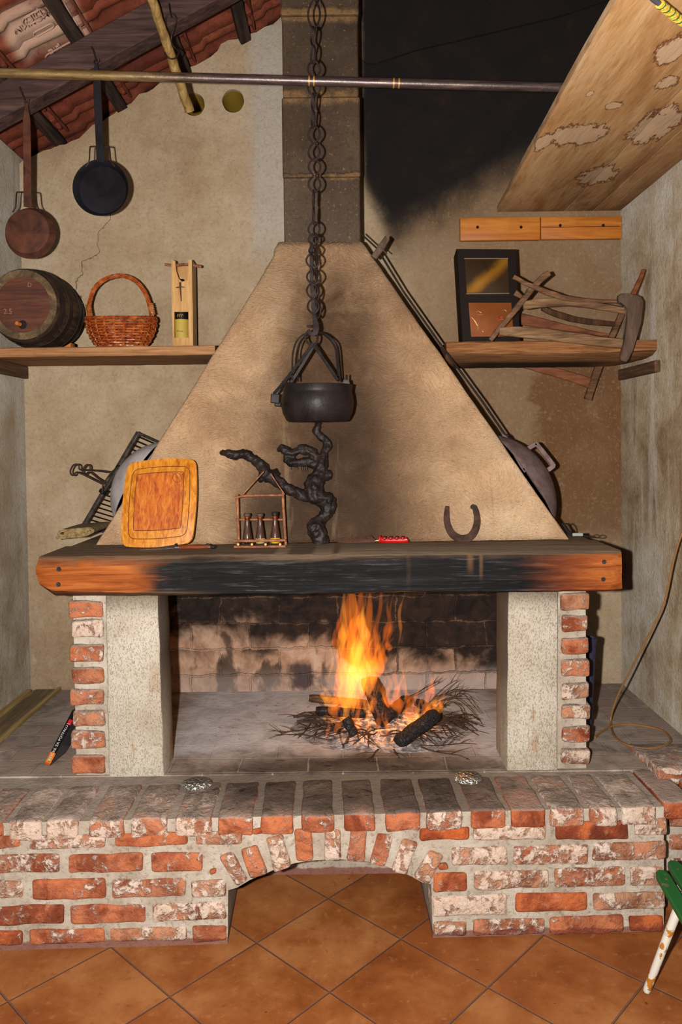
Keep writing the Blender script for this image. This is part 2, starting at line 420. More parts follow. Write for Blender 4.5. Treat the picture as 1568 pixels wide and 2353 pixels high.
def mat_brick():
    M = Mat('old_brick'); p = M.pos(); x, y, z = M.sep(p)
    a = M.new('ShaderNodeAttribute', attribute_name='bcol'); r, g, b_ = M.sep(a.outputs['Vector'])
    off = M.vadd(p, M.vmul(a.outputs['Vector'], (37, 19, 53)))
    base = M.ramp(r, [(0, srgb(132, 56, 28)), (.3, srgb(172, 76, 32)), (.6, srgb(190, 94, 46)), (.8, srgb(188, 106, 66)), (1, srgb(190, 134, 98))])
    n1 = M.noise(off, 9, 5, .65, .6); n2 = M.noise(off, 34, 5, .7, .4); n3 = M.noise(off, 15, 5, .7, .9)
    col = M.mix(M.sm(n1, .35, .6, .65, 0), base, srgb(96, 44, 30))
    col = M.mix(M.sm(n1, .5, .66, 0, .75), col, srgb(204, 104, 48))
    col = M.mix(M.sm(n2, .55, .66, 0, .45), col, srgb(196, 132, 96)); col = M.mix(M.sm(n2, .32, .46, .55, 0), col, srgb(92, 44, 32))
    n4 = M.noise(off, 75, 4, .75); lime = M.sm(M.add(M.add(n3, M.mul(M.sub(n2, .5), .5)), M.mul(M.sub(n4, .5), .2)), M.sub(.68, M.mul(g, .36)), M.sub(.82, M.mul(g, .36)))
    limec = M.ramp(M.add(M.mul(n2, .5), M.mul(n4, .5)), [(.34, srgb(168, 130, 106)), (.46, srgb(210, 186, 168)), (.6, srgb(230, 214, 200))])
    col = M.mix(M.mul(lime, .92), col, limec)
    haze = M.mul(M.sm(n1, .35, .6), M.mul(g, .42)); col = M.mix(haze, col, srgb(216, 180, 152))
    col = M.mix(M.sm(M.noise(off, 60, 3, .6), .68, .74, 0, .6), col, srgb(70, 44, 34))
    d, soot, m1, m2 = dustcol(M, p, x, y, z)
    nx, ny, nz = M.sep(M.nrm())
    top = M.mul(M.sm(nz, .3, .65), M.sm(z, .4, .42)); keep = M.mul(M.sub(1.0, soot), M.sm(m2, .45, .62, 0, .55))
    keep = M.mul(keep, M.sm(r, .2, .6, .35, 1))
    col = M.mix(M.mul(top, M.sub(.97, keep)), col, d)
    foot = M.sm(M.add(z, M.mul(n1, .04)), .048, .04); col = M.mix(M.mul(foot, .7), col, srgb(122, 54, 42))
    return M.bsdf(col, .9, bump=M.add(M.add(M.mul(n2, 1.0), M.mul(n4, .5)), M.add(M.mul(lime, .4), M.mul(n1, .6))), bd=.009)
m_brick = mat_brick()
def mat_mortar():
    M = Mat('mortar'); p = M.pos(); x, y, z = M.sep(p)
    n = M.noise(p, 8, 5, .65); n2 = M.noise(p, 60, 3, .7)
    col = M.ramp(n, [(.3, srgb(154, 138, 122)), (.5, srgb(182, 167, 150)), (.7, srgb(202, 191, 176))])
    d, soot, m1, m2 = dustcol(M, p, x, y, z); nx, ny, nz = M.sep(M.nrm())
    col = M.mix(M.sm(n2, .32, .48, .5, 0), col, srgb(104, 90, 74))
    top = M.mul(M.sm(nz, .6, .9), M.sm(z, .38, .4)); lt = M.mix(.45, d, srgb(158, 144, 130))
    col = M.mix(top, col, lt)
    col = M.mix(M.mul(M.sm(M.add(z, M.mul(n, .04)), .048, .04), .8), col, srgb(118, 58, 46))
    return M.bsdf(col, .95, bump=M.add(n, M.mul(n2, .8)), bd=.005)
m_mortar = mat_mortar()
def mat_paving():
    M = Mat('hearth_paving'); p = M.pos(); x, y, z = M.sep(p)
    d, soot, n1, n2 = dustcol(M, p, x, y, z)
    bt = M.new('ShaderNodeTexBrick'); M.put(bt.inputs['Vector'], M.vadd(M.comb(x, y, 0), M.vmul(M.noise(p, 7, 3, col=True), (.012, .012, 0))))
    bt.inputs['Scale'].default_value = 1; bt.inputs['Brick Width'].default_value = .262; bt.inputs['Row Height'].default_value = .13
    bt.inputs['Mortar Size'].default_value = .005; bt.inputs['Mortar Smooth'].default_value = .3; bt.inputs['Bias'].default_value = 0
    bt.inputs['Color1'].default_value = (.2, .2, .2, 1); bt.inputs['Color2'].default_value = (.8, .8, .8, 1); bt.inputs['Mortar'].default_value = (.5, .5, .5, 1)
    v, _, _ = M.sep(bt.outputs['Color']); jo = bt.outputs['Fac']
    red = M.mul(M.sm(v, .4, .8), M.sm(n2, .42, .6, 0, .55)); red = M.mul(red, M.sm(M.abs(M.sub(x, -.03)), .75, .95))
    col = M.mix(red, d, srgb(140, 92, 76))
    col = M.mix(M.mul(M.sub(.5, v), .25), col, srgb(90, 76, 68))
    ashm = M.mul(M.sm(M.add(y, M.mul(M.sub(n1, .5), .7)), 2.95, 3.2), M.mul(M.sm(x, -.78, -.62), M.sm(x, .75, .6)))
    jo = M.mul(jo, M.sub(1.0, M.mul(ashm, .93)))
    col = M.mix(M.mul(jo, M.sm(n2, .35, .6, .15, .6)), col, srgb(176, 160, 144))
    return M.bsdf(col, .93, bump=M.sub(M.add(M.mul(n2, .7), M.mul(M.noise(p, 60, 3), .3)), M.mul(jo, .6)), bd=.005)
m_paving = mat_paving()
def mat_fireback():
    M = Mat('sooty_firebrick'); p = M.pos(); x, y, z = M.sep(p)
    w = M.vmul(M.noise(p, 9, 5, .7, col=True), (.05, .0, .05))
    bt = M.new('ShaderNodeTexBrick'); M.put(bt.inputs['Vector'], M.vadd(M.comb(x, M.sub(z, .41), 0), M.comb(*[M.sep(w)[0], M.sep(w)[2], 0])))
    bt.inputs['Scale'].default_value = 1; bt.inputs['Brick Width'].default_value = .292; bt.inputs['Row Height'].default_value = .128
    bt.inputs['Mortar Size'].default_value = .006; bt.inputs['Mortar Smooth'].default_value = .4
    bt.inputs['Color1'].default_value = (0, 0, 0, 1); bt.inputs['Color2'].default_value = (1, 1, 1, 1); bt.inputs['Mortar'].default_value = (.5, .5, .5, 1)
    v, _, _ = M.sep(bt.outputs['Color']); jo = bt.outputs['Fac']
    n1 = M.noise(p, 3.2, 5, .6, .4); n2 = M.noise(p, 13, 5, .65, .5)
    clean = M.ramp(n2, [(.3, srgb(150, 112, 88)), (.55, srgb(190, 152, 126)), (.75, srgb(206, 178, 156))])
    soot = M.ramp(n2, [(.35, srgb(28, 23, 22)), (.6, srgb(54, 40, 33)), (.78, srgb(92, 70, 54))])
    h = M.add(M.add(z, M.mul(M.sub(n1, .5), .6)), M.mul(M.sub(v, .5), .16))
    h = M.add(h, M.mul(M.sm(x, -.12, .1), .2))
    s_ = M.sm(h, .64, .78)
    blot = M.sm(M.noise(M.vmul(p, (1, 1, .5)), 6, 4, .6), .54, .63); s_ = M.mx(s_, M.mul(blot, .8))
    col = M.mix(s_, clean, soot)
    ash = M.sm(M.add(z, M.mul(n2, .1)), .62, .5); col = M.mix(M.mul(ash, M.sm(x, -.2, .2, .35, .75)), col, srgb(176, 164, 158)); blk = M.mul(M.sm(M.add(M.abs(M.sub(x, -.20)), M.mul(M.sub(n2, .5), .14)), .09, .03), M.sm(M.add(M.abs(M.sub(z, .50)), M.mul(M.sub(n2, .5), .1)), .09, .04)); col = M.mix(M.mul(blk, .85), col, srgb(52, 44, 52))
    col = M.mix(M.mul(jo, M.sm(n2, .42, .62, .04, .65)), col, M.mix(s_, srgb(160, 136, 116), srgb(112, 88, 70)))
    return M.bsdf(col, .95, bump=M.sub(M.mul(n2, 1.2), M.mul(jo, .8)), bd=.008)
m_fireback = mat_fireback()
def mat_pillar():
    M = Mat('rough_render'); p = M.pos(); x, y, z = M.sep(p)
    n1 = M.noise(p, 4, 5, .6); g = M.noise(M.vmul(p, (1, 1, .6)), 210, 3, .8); n2 = M.noise(M.vmul(p, (5, 5, 1.2)), 3, 4, .6)
    col = M.ramp(n1, [(.3, srgb(196, 182, 160)), (.55, srgb(222, 211, 194)), (.75, srgb(232, 224, 210))])
    rust = M.mul(M.sm(n2, .58, .68), M.sm(z, .95, .6)); col = M.mix(M.mul(rust, .6), col, srgb(178, 122, 66))
    col = M.mix(M.sm(g, .38, .52, .62, 0), col, srgb(128, 104, 78))
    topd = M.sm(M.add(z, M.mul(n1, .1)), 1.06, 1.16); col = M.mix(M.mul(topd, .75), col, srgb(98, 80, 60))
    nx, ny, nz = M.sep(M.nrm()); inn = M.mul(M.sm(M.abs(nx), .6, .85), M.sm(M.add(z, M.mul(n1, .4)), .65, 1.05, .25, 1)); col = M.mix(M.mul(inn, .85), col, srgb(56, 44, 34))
    return M.bsdf(col, .95, bump=M.add(M.mul(g, 1), M.mul(n1, .5)), bd=.006)
m_pillar = mat_pillar()
def mat_floor(ang, org, T):
    M = Mat('terracotta_tile'); p = M.pos()
    q = M.vadd(p, (-org.x, -org.y, 0)); q = M.rot(q, -ang); q = M.vmul(q, (1 / T, 1 / T, 1)); u, v, _ = M.sep(q)
    fu, fv = M.math('FRACT', u), M.math('FRACT', v); iu, iv = M.math('FLOOR', u), M.math('FLOOR', v)
    e = M.mn(M.mn(fu, M.sub(1.0, fu)), M.mn(fv, M.sub(1.0, fv)))
    jo = M.sm(e, .006, .012, 1, 0)
    rnd = M.white(M.comb(iu, iv, 0))
    n1 = M.noise(p, 5, 5, .62, .3); n2 = M.noise(p, 26, 6, .75, .4); n3 = M.noise(M.vadd(p, M.comb(M.mul(rnd, 9), 0, 0)), 2.2, 4, .6)
    col = M.ramp(M.add(M.mul(n1, .5), M.mul(n3, .5)), [(.34, srgb(112, 56, 23)), (.48, srgb(148, 85, 40)), (.62, srgb(174, 114, 66))])
    col = M.mix(M.sm(n2, .55, .7, 0, .45), col, srgb(196, 132, 84)); col = M.mix(M.sm(n2, .3, .46, .45, 0), col, srgb(110, 54, 24)); col = M.mix(M.mul(rnd, .22), col, srgb(160, 84, 44))
    col = M.mix(M.sm(M.noise(p, 45, 2, .5), .74, .77, 0, .7), col, srgb(70, 36, 22))
    col = M.mix(M.mul(jo, .85), col, srgb(104, 78, 68))
    return M.bsdf(col, M.add(.42, M.mul(n2, .25)), bump=M.sub(M.mul(n2, .25), M.mul(jo, .8)), bd=.003, spec=.35)
def mat_beam():
    M = Mat('charred_oak'); p = M.pos(); x, y, z = M.sep(p)
    gr = M.noise(M.vmul(p, (2.2, 30, 34)), 1, 6, .65, .8); g2 = M.noise(M.vmul(p, (6, 80, 110)), 1, 4, .6); n1 = M.noise(p, 5, 4, .6)
    wood = M.ramp(gr, [(.3, srgb(104, 48, 18)), (.5, srgb(162, 84, 34)), (.68, srgb(190, 112, 56))])
    wood = M.mix(M.sm(g2, .35, .5, .35, 0), wood, srgb(90, 44, 22))
    char = M.ramp(gr, [(.32, srgb(12, 11, 13)), (.52, srgb(22, 21, 23)), (.72, srgb(44, 42, 45))])
    char = M.mix(M.mul(M.sm(g2, .53, .66, 0, .5), M.sm(n1, .4, .6)), char, srgb(96, 92, 96))
    jx = M.add(x, M.mul(M.sub(gr, .5), .25)); jx = M.add(jx, M.mul(M.sub(n1, .5), .12))
    L = M.sm(jx, -.76, -.62); R = M.sm(jx, .92, .62)
    burn = M.mul(L, R)
    redd = M.mul(M.sm(jx, .5, .75), M.sm(jx, 1.02, .8)); wood = M.mix(M.mul(redd, .6), wood, srgb(104, 46, 26))
    col = M.mix(burn, wood, char)
    # greyed, worn arrises and dusty top
    edge = M.mx(M.mul(M.sm(M.add(z, M.mul(M.sub(gr, .5), .05)), 1.225, 1.245), M.sm(x, .3, -.5, .35, 1)), M.mul(M.sm(z, 1.13, 1.115), M.sm(x, -.4, -.7)))
    gry = M.ramp(gr, [(.3, srgb(74, 56, 42)), (.6, srgb(120, 94, 70))]); col = M.mix(M.mul(edge, .8), col, gry)
    nx, ny, nz = M.sep(M.nrm()); top = M.sm(nz, .6, .9); dust = M.ramp(gr, [(.3, srgb(104, 86, 70)), (.6, srgb(138, 118, 98))]); col = M.mix(M.mul(top, .9), col, dust)
    # pale wax runs over the char
    run = None
    for cx, w, zt in ((.243, .007, 1.14), (.505, .006, 1.165), (.465, .01, 1.19)):
        k = M.mul(M.sm(M.abs(M.sub(x, M.add(cx, M.mul(M.sub(n1, .5), .01)))), w * .2, w * 1.8, 1, 0), M.sm(z, zt - .03, zt + .03)); run = k if run is None else M.mx(run, k)
    run = M.mul(run, M.sm(y, 2.85, 2.83)); col = M.mix(M.mul(run, M.sm(n1, .4, .6, .05, .4)), col, srgb(140, 104, 72))
    return M.bsdf(col, M.add(.55, M.mul(gr, .3)), bump=M.add(M.mul(gr, .8), M.mul(g2, .5)), bd=.006, spec=.16)
m_beam = mat_beam()

def mat_wood(name, c0, c1, c2, sc=(3, 40, 40), rough=.65, knots=False, bump=.6, world=False, spec=.4):
    M = Mat(name); p = M.pos() if world else M.obj()
    g = M.noise(M.vmul(p, sc), 1, 6, .62, .7); g2 = M.noise(M.vmul(p, tuple(s * 3 for s in sc)), 1, 3, .6)
    n = M.noise(p, 9, 4, .6)
    col = M.ramp(g, [(.32, c0), (.5, c1), (.68, c2)]); col = M.mix(M.sm(g2, .36, .48, .35, 0), col, c0)
    col = M.mix(M.sm(n, .5, .75, 0, .35), col, c0)
    return M.bsdf(col, rough, bump=M.add(g, M.mul(g2, .5)), bd=.002, bs=bump, spec=spec)
m_rafter = mat_wood('dark_rafter', srgb(52, 36, 34), srgb(80, 58, 54), srgb(104, 78, 70), (3, 45, 45), .8, world=True, spec=.2)
m_batten = mat_wood('dark_batten', srgb(40, 32, 30), srgb(62, 48, 42), srgb(88, 68, 58), (40, 3, 40), .8, world=True, spec=.2)
m_shelf = mat_wood('shelf_pine', srgb(128, 84, 52), srgb(172, 122, 80), srgb(196, 148, 104), (2.5, 30, 55), .75, world=True, spec=.2)
def mat_shelf_r():
    M = Mat('shelf_old'); p = M.pos(); x, y, z = M.sep(p)
    g = M.noise(M.vmul(p, (2.5, 30, 60)), 1, 6, .65, .8); g2 = M.noise(M.vmul(p, (8, 90, 160)), 1, 3)
    col = M.ramp(g, [(.32, srgb(96, 56, 32)), (.5, srgb(146, 94, 54)), (.7, srgb(178, 128, 84))]); col = M.mix(M.sm(g2, .36, .48, .45, 0), col, srgb(60, 34, 20))
    nx, ny, nz = M.sep(M.nrm()); und = M.sm(nz, -.15, -.4)
    sc = M.mul(und, M.mul(M.sm(M.add(y, M.mul(g, .06)), 3.50, 3.56), M.sm(M.abs(M.sub(x, .88)), .4, .22)))
    col = M.mix(M.mul(und, .35), col, srgb(120, 94, 66)); col = M.mix(M.mul(sc, .9), col, srgb(34, 28, 26))
    return M.bsdf(col, .75, bump=M.add(g, M.mul(g2, .5)), bd=.003, spec=.2)
m_shelf_r = mat_shelf_r()
m_cleat = mat_wood('cleat_wood', srgb(70, 44, 30), srgb(96, 66, 46), srgb(124, 90, 66), (40, 3, 40), .8, world=True)
m_orange = mat_wood('varnished_pine', srgb(170, 92, 28), srgb(204, 122, 44), srgb(220, 142, 62), (2, 40, 26), .5, world=True)
m_oldwood = mat_wood('old_wood', srgb(70, 44, 27), srgb(110, 74, 47), srgb(142, 104, 70), (6, 40, 40), .7)
m_oldwood2 = mat_wood('weathered_wood', srgb(84, 58, 38), srgb(128, 94, 62), srgb(158, 124, 86), (5, 40, 50), .7)
m_redwood = mat_wood('red_wood', srgb(92, 48, 26), srgb(132, 74, 42), srgb(152, 92, 56), (6, 40, 40), .65)
m_greywood = mat_wood('grey_wood', srgb(66, 48, 38), srgb(92, 70, 56), srgb(112, 90, 72), (25, 25, 6), .75)
m_darkwood = mat_wood('dark_wood', srgb(60, 36, 22), srgb(86, 54, 34), srgb(112, 74, 48), (30, 30, 4), .7)
STAINS = [(1328, 310, 62, 26), (1250, 325, 20, 20), (1411, 242, 17, 9), (1372, 405, 40, 22), (1548, 112, 34, 36), (1530, 190, 24, 16), (1505, 290, 46, 40), (1356, 215, 7, 5)]
def mat_ceilboard():
    M = Mat('stained_board'); p = M.pos(); x, y, z = M.sep(p)
    g = M.noise(M.vmul(p, (9, 1.6, 20)), 1, 6, .6, .9); g2 = M.noise(M.vmul(p, (70, 9, 40)), 1, 4, .6); n = M.noise(p, 3, 5, .6)
    col = M.ramp(g, [(.3, srgb(178, 126, 78)), (.5, srgb(214, 166, 112)), (.7, srgb(232, 194, 146))])
    col = M.mix(M.sm(g2, .35, .48, .28, 0), col, srgb(150, 98, 56))
    rt = M.sm(x, 1.08, 1.25); col = M.mix(M.mul(rt, M.sm(n, .42, .58, .1, .6)), col, srgb(134, 82, 48))
    best = None; wob = M.add(M.mul(M.sub(M.noise(M.vmul(p, (34, 7, 1)), 1, 4, .7), .5), 1.9), M.mul(M.sub(M.noise(p, 26, 3), .5), .8))
    for px, py, rx, ry in STAINS:
        c = PZ(px, py, 2.79); a_ = (PZ(px + rx, py, 2.79) - c).length; b_ = abs((PZ(px, py - ry, 2.79) - c).y)
        dx, dy = M.mul(M.sub(x, c.x), 1 / a_), M.mul(M.sub(y, c.y), 1 / max(b_, .02)); d = M.sub(1.0, M.math('SQRT', M.add(M.mul(dx, dx), M.mul(dy, dy))))
        best = d if best is None else M.mx(best, d)
    e = M.add(best, wob); inside = M.sm(e, .0, .06); rim = M.mul(M.sm(e, -.16, -.02), M.sm(e, .16, .02))
    col = M.mix(M.mul(inside, .6), col, srgb(238, 208, 174)); col = M.mix(M.mul(rim, .85), col, srgb(112, 62, 34))
    dk = M.mul(M.sm(M.abs(M.sub(x, 1.18)), .12, .02), M.mul(M.sm(y, 2.6, 3.1), M.sm(n, .45, .6))); col = M.mix(M.mul(dk, .7), col, srgb(88, 52, 32))
    nx, ny, nz = M.sep(M.nrm()); sd = M.sm(nx, -.5, -.9); col = M.mix(M.mul(sd, .6), col, M.ramp(g2, [(.3, srgb(120, 84, 58)), (.6, srgb(206, 176, 142))]))
    return M.bsdf(col, .7, bump=M.add(g2, M.mul(g, .7)), bd=.003, spec=.25)
m_ceilboard = mat_ceilboard()
_n = V((-.525, 0, 1)).normalized(); PALE = PPL(100, 75, V((-1.65, 0, 3.05)), _n)
def mat_roof():
    M = Mat('clay_roof_tile'); p = M.pos(); x, y, z = M.sep(p)
    n = M.noise(p, 4, 5, .65, .3); n2 = M.noise(p, 24, 5, .7); big = M.noise(p, 1.2, 2, .5)
    col = M.ramp(n, [(.3, srgb(78, 36, 25)), (.5, srgb(124, 58, 38)), (.68, srgb(150, 80, 54))])
    col = M.mix(M.sm(n2, .35, .5, .4, 0), col, srgb(70, 36, 28))
    pale = M.mul(M.sm(M.abs(M.sub(x, PALE.x)), .16, .11), M.sm(M.abs(M.sub(y, PALE.y)), .2, .12)); pale = M.mul(pale, M.sm(n, .3, .5))
    col = M.mix(M.mul(pale, .8), col, srgb(204, 170, 146))
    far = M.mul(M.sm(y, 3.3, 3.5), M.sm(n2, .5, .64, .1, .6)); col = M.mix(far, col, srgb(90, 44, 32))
    return M.bsdf(col, .85, bump=M.add(n2, M.mul(n, .6)), bd=.004)
m_roof = mat_roof()
def mat_metal(name, c0, c1, rough=.5, metal=.5, sc=18, bump=.5, spec=.22):
    metal = metal if metal > .8 else metal * .5; M = Mat(name); p = M.obj(); n = M.noise(p, sc, 5, .65, .4); n2 = M.noise(p, sc * 5, 4, .7)
    col = M.ramp(n, [(.35, c0), (.65, c1)])
    return M.bsdf(col, M.add(rough - .1, M.mul(n2, .25)), metal, bump=M.add(n2, n), bd=.0015, bs=bump, spec=spec)
m_iron = mat_metal('black_iron', srgb(22, 19, 20), srgb(48, 40, 39), .5, .2)
m_chain = mat_metal('chain_iron', srgb(30, 23, 23), srgb(58, 46, 44), .55, .2)
m_pot = mat_metal('cast_iron', srgb(22, 18, 18), srgb(46, 38, 36), .42, .15, 9, .9)
m_pan = mat_metal('black_steel_pan', srgb(24, 23, 28), srgb(40, 38, 44), .35, .3, 7, .2)
m_rustpan = mat_metal('rusty_pan', srgb(58, 36, 30), srgb(108, 64, 46), .7, .1, 11, .7)
m_bluesteel = mat_metal('blue_steel', srgb(46, 46, 56), srgb(70, 66, 74), .4, .6, 12, .2)
m_grill = mat_metal('grill_steel', srgb(52, 46, 44), srgb(104, 92, 86), .5, .6, 30, .8)
m_wire = mat_metal('dark_wire', srgb(44, 32, 28), srgb(74, 54, 46), .5, .2, 30)
m_dome = mat_metal('dull_grey_dome', srgb(110, 88, 86), srgb(150, 128, 124), .6, .35, 12, .8)
m_dome_l = mat_metal('pale_grey_dome', srgb(168, 160, 160), srgb(206, 200, 198), .6, .2, 10, .5)
m_steel = mat_metal('bright_steel', srgb(150, 150, 156), srgb(200, 200, 204), .25, .9, 20, .1)
m_screw = mat_metal('screw_head', srgb(40, 34, 34), srgb(76, 68, 70), .4, .6, 60)
m_shoe = mat_metal('rusted_shoe', srgb(52, 36, 32), srgb(92, 64, 52), .75, .1, 26, 1)
def mat_pipe():
    M = Mat('pipe_steel'); p = M.pos(); x, y, z = M.sep(p); n = M.noise(M.vmul(p, (4, 30, 30)), 2, 5, .7); n2 = M.noise(p, 50, 4, .7)
    brass = M.ramp(n, [(.35, srgb(112, 84, 44)), (.6, srgb(164, 134, 84)), (.75, srgb(190, 166, 124))])
    dk = M.ramp(n, [(.35, srgb(58, 42, 40)), (.55, srgb(92, 74, 72)), (.75, srgb(140, 110, 84))])
    col = M.mix(M.sm(M.add(x, M.mul(n2, .3)), -.8, -.25), brass, dk)
    col = M.mix(M.sm(n2, .62, .7, 0, .6), col, srgb(70, 44, 30))
    return M.bsdf(col, .38, .45, bump=n2, bd=.001)
m_pipe = mat_pipe()
m_polewood = mat_wood('pole_wood', srgb(104, 78, 38), srgb(150, 118, 62), srgb(184, 150, 96), (40, 40, 3), .7)
m_barrel = mat_wood('barrel_stave', srgb(38, 27, 20), srgb(60, 44, 32), srgb(90, 70, 50), (30, 4, 30), .65)
m_barrelhead = mat_wood('barrel_head', srgb(66, 34, 24), srgb(96, 52, 36), srgb(116, 70, 48), (3, 30, 30), .6)
m_barrelrim = mat_wood('barrel_rim', srgb(60, 46, 30), srgb(96, 76, 50), srgb(134, 108, 74), (20, 20, 20), .7)
m_hoop = mat_metal('hoop_iron', srgb(40, 30, 28), srgb(66, 52, 46), .5, .4)
m_wicker = mat_wood('wicker', srgb(112, 44, 14), srgb(176, 80, 30), srgb(212, 122, 58), (30, 30, 30), .35, spec=.6)
m_wickerlight = mat_wood('wicker_binding', srgb(150, 80, 34), srgb(196, 118, 62), srgb(220, 160, 100), (30, 30, 30), .4)
m_pine = mat_wood('pine_panel', srgb(176, 122, 64), srgb(212, 160, 96), srgb(228, 182, 122), (40, 40, 3), .6)
def flat(name, c, rough=.6, metal=0, spec=.5, trans=None, ior=None):
    M = Mat(name); n = M.noise(M.obj(), 30, 3, .6); col = M.mix(M.sm(n, .35, .7, 0, .25), c, tuple(k * .6 for k in c[:3]) + (1,))
    return M.bsdf(col, rough, metal, spec=spec, trans=trans, ior=ior)
m_yellowlabel = flat('yellow_label', srgb(206, 172, 70)); m_blackgloss = flat('black_gloss', srgb(26, 24, 26), .25)
m_greenglass = flat('dark_bottle_glass', srgb(30, 34, 20), .1); m_ink = flat('label_ink', srgb(60, 48, 24))
m_mustard = flat('mustard_pipe', srgb(176, 140, 44), .7)
m_board = mat_wood('cutting_board', srgb(168, 88, 16), srgb(212, 132, 34), srgb(230, 160, 60), (70, 70, 2), .45)
m_boardmid = mat_wood('cutting_board_field', srgb(150, 62, 10), srgb(196, 100, 20), srgb(216, 132, 42), (70, 70, 2), .45)
m_groove = flat('board_groove', srgb(120, 58, 18)); 
m_knifewood = mat_wood('knife_handle', srgb(82, 36, 20), srgb(124, 60, 32), srgb(150, 84, 48), (5, 40, 40), .3)
m_twig = mat_wood('twig_bark', srgb(110, 60, 36), srgb(150, 92, 58), srgb(184, 126, 82), (30, 30, 30), .6)
m_twigcut = flat('twig_cut_end', srgb(222, 178, 116))
m_root = mat_metal('black_root', srgb(26, 20, 19), srgb(50, 39, 36), .5, 0, 14, 1.0, .3)
def glass(name, c, rough=.08):
    M = Mat(name); n = M.noise(M.obj(), 40, 3); col = M.mix(M.mul(n, .3), c, tuple(k * .7 for k in c[:3]) + (1,)); return M.bsdf(col, rough, spec=.7)
m_brownglass = glass('brown_bottle', srgb(74, 46, 36)); m_oil = glass('yellow_oil', srgb(222, 176, 24)); m_clearb = glass('cloudy_oil', srgb(196, 172, 110)); m_darkb = glass('dark_vinegar', srgb(40, 30, 30))
m_copper = flat('copper_ring', srgb(160, 74, 40), .3, .6)
m_cork = flat('dark_stopper', srgb(84, 60, 46), .7)
m_red = flat('red_plastic', srgb(200, 26, 22), .3); m_redd = flat('dark_red_plastic', srgb(120, 20, 18), .35)
m_bristle = flat('brown_bristle', srgb(96, 62, 46), .9)
m_burlap = mat_wood('burlap', srgb(112, 88, 56), srgb(146, 120, 80), srgb(172, 148, 106), (60, 60, 60), .95)
m_case = mat_wood('dark_case', srgb(34, 20, 15), srgb(50, 32, 24), srgb(64, 42, 30), (30, 30, 3), .7, spec=.1)
m_caseface = flat('near_black_face', srgb(38, 30, 27), .75, spec=.1)
def mat_brasspanel():
    M = Mat('tarnished_brass'); p = M.obj(); x, y, z = M.sep(p)
    n = M.noise(M.rot(p, .8, 'Y_AXIS'), 7, 4, .6); q = M.abs(M.sub(M.add(M.mul(x, .8), M.mul(M.sub(z, .31), -.9)), M.mul(M.sub(n, .5), .06)))
    band = M.sm(q, .055, .0); col = M.mix(M.mul(band, .9), srgb(70, 52, 34), srgb(176, 122, 34)); col = M.mix(M.sm(n, .56, .68, 0, .7), col, srgb(54, 42, 30))
    return M.bsdf(col, .3, .5, spec=.5)
m_brasspanel = mat_brasspanel()
m_copperpanel = flat('copper_panel', srgb(142, 76, 28), .4, .35); m_goldline = flat('gold_engraving', srgb(208, 150, 80), .4, .4); m_redspot = flat('red_flower', srgb(176, 32, 20), .5)
m_frameline = flat('bright_bead', srgb(176, 150, 122), .3, .5)
def mat_foil():
    M = Mat('crumpled_foil'); p = M.obj(); v = M.vor(p, 90); n = M.noise(p, 60, 4)
    return M.bsdf(srgb(206, 202, 196), .3, .9, bump=M.add(v, n), bd=.006)
m_foil = mat_foil()
def mat_char():
    M = Mat('charred_log'); p = M.obj(); n = M.noise(M.vmul(p, (8, 30, 30)), 3, 5, .65); v = M.vor(p, 60, 'DISTANCE_TO_EDGE')
    col = M.ramp(n, [(.35, srgb(24, 21, 22)), (.6, srgb(44, 38, 38)), (.78, srgb(84, 76, 74))])
    return M.bsdf(col, .6, bump=M.add(n, M.sm(v, 0, .1)), bd=.004, spec=.4)
m_char = mat_char()
def mat_halfburnt():
    M = Mat('half_burnt_log'); p = M.obj(); x, y, z = M.sep(p); n = M.noise(M.vmul(p, (8, 8, 30)), 3, 5, .65); 
    col = M.ramp(n, [(.35, srgb(40, 30, 24)), (.6, srgb(92, 66, 42)), (.78, srgb(150, 112, 70))]); return M.bsdf(col, .75, bump=n, bd=.003)
m_halfburnt = mat_halfburnt()
def mat_ember():
    M = Mat('ash_and_embers'); p = M.pos(); x, y, z = M.sep(p); n = M.noise(p, 24, 5, .7, .5); n2 = M.noise(p, 70, 3, .7); v = M.vor(p, 46)
    r = M.math('SQRT', M.add(M.mul(M.sub(x, .17), M.sub(x, .17)), M.mul(M.mul(M.sub(y, 3.22), M.sub(y, 3.22)), 2.2)))
    col = M.ramp(n, [(.3, srgb(74, 62, 58)), (.46, srgb(150, 138, 134)), (.6, srgb(206, 196, 192))]); col = M.mix(M.sm(r, .26, .4, 0, .75), col, M.ramp(n2, [(.3, srgb(136, 122, 116)), (.6, srgb(196, 186, 182))]))
    hot = M.mul(M.sm(r, .3, .1), M.sm(M.add(n, M.mul(v, .4)), .7, .84))
    return M.bsdf(col, .95, bump=M.add(n, n2), bd=.012, emit=M.mix(n2, (1, .16, .02, 1), (1, .42, .1, 1)), es=M.mul(hot, 1.1))
m_ember = mat_ember()
m_branch = mat_wood('thin_twig', srgb(36, 24, 19), srgb(60, 40, 30), srgb(88, 62, 46), (30, 30, 30), .75)
def mat_flame(name, col, s):
    M = Mat(name); e = M.new('ShaderNodeEmission'); e.inputs[0].default_value = col; e.inputs[1].default_value = s
    M.t.links.new(e.outputs[0], M.out.inputs['Volume']); return M.m
m_flame = mat_flame('flame', (1, .20, .008, 1), 15); m_flamehot = mat_flame('flame_hot', (1, .30, .022, 1), 19); m_flamedim = mat_flame('flame_dim', (1, .17, .006, 1), 14)
m_cable = flat('brown_cable', srgb(150, 106, 58), .5)
m_slat = None
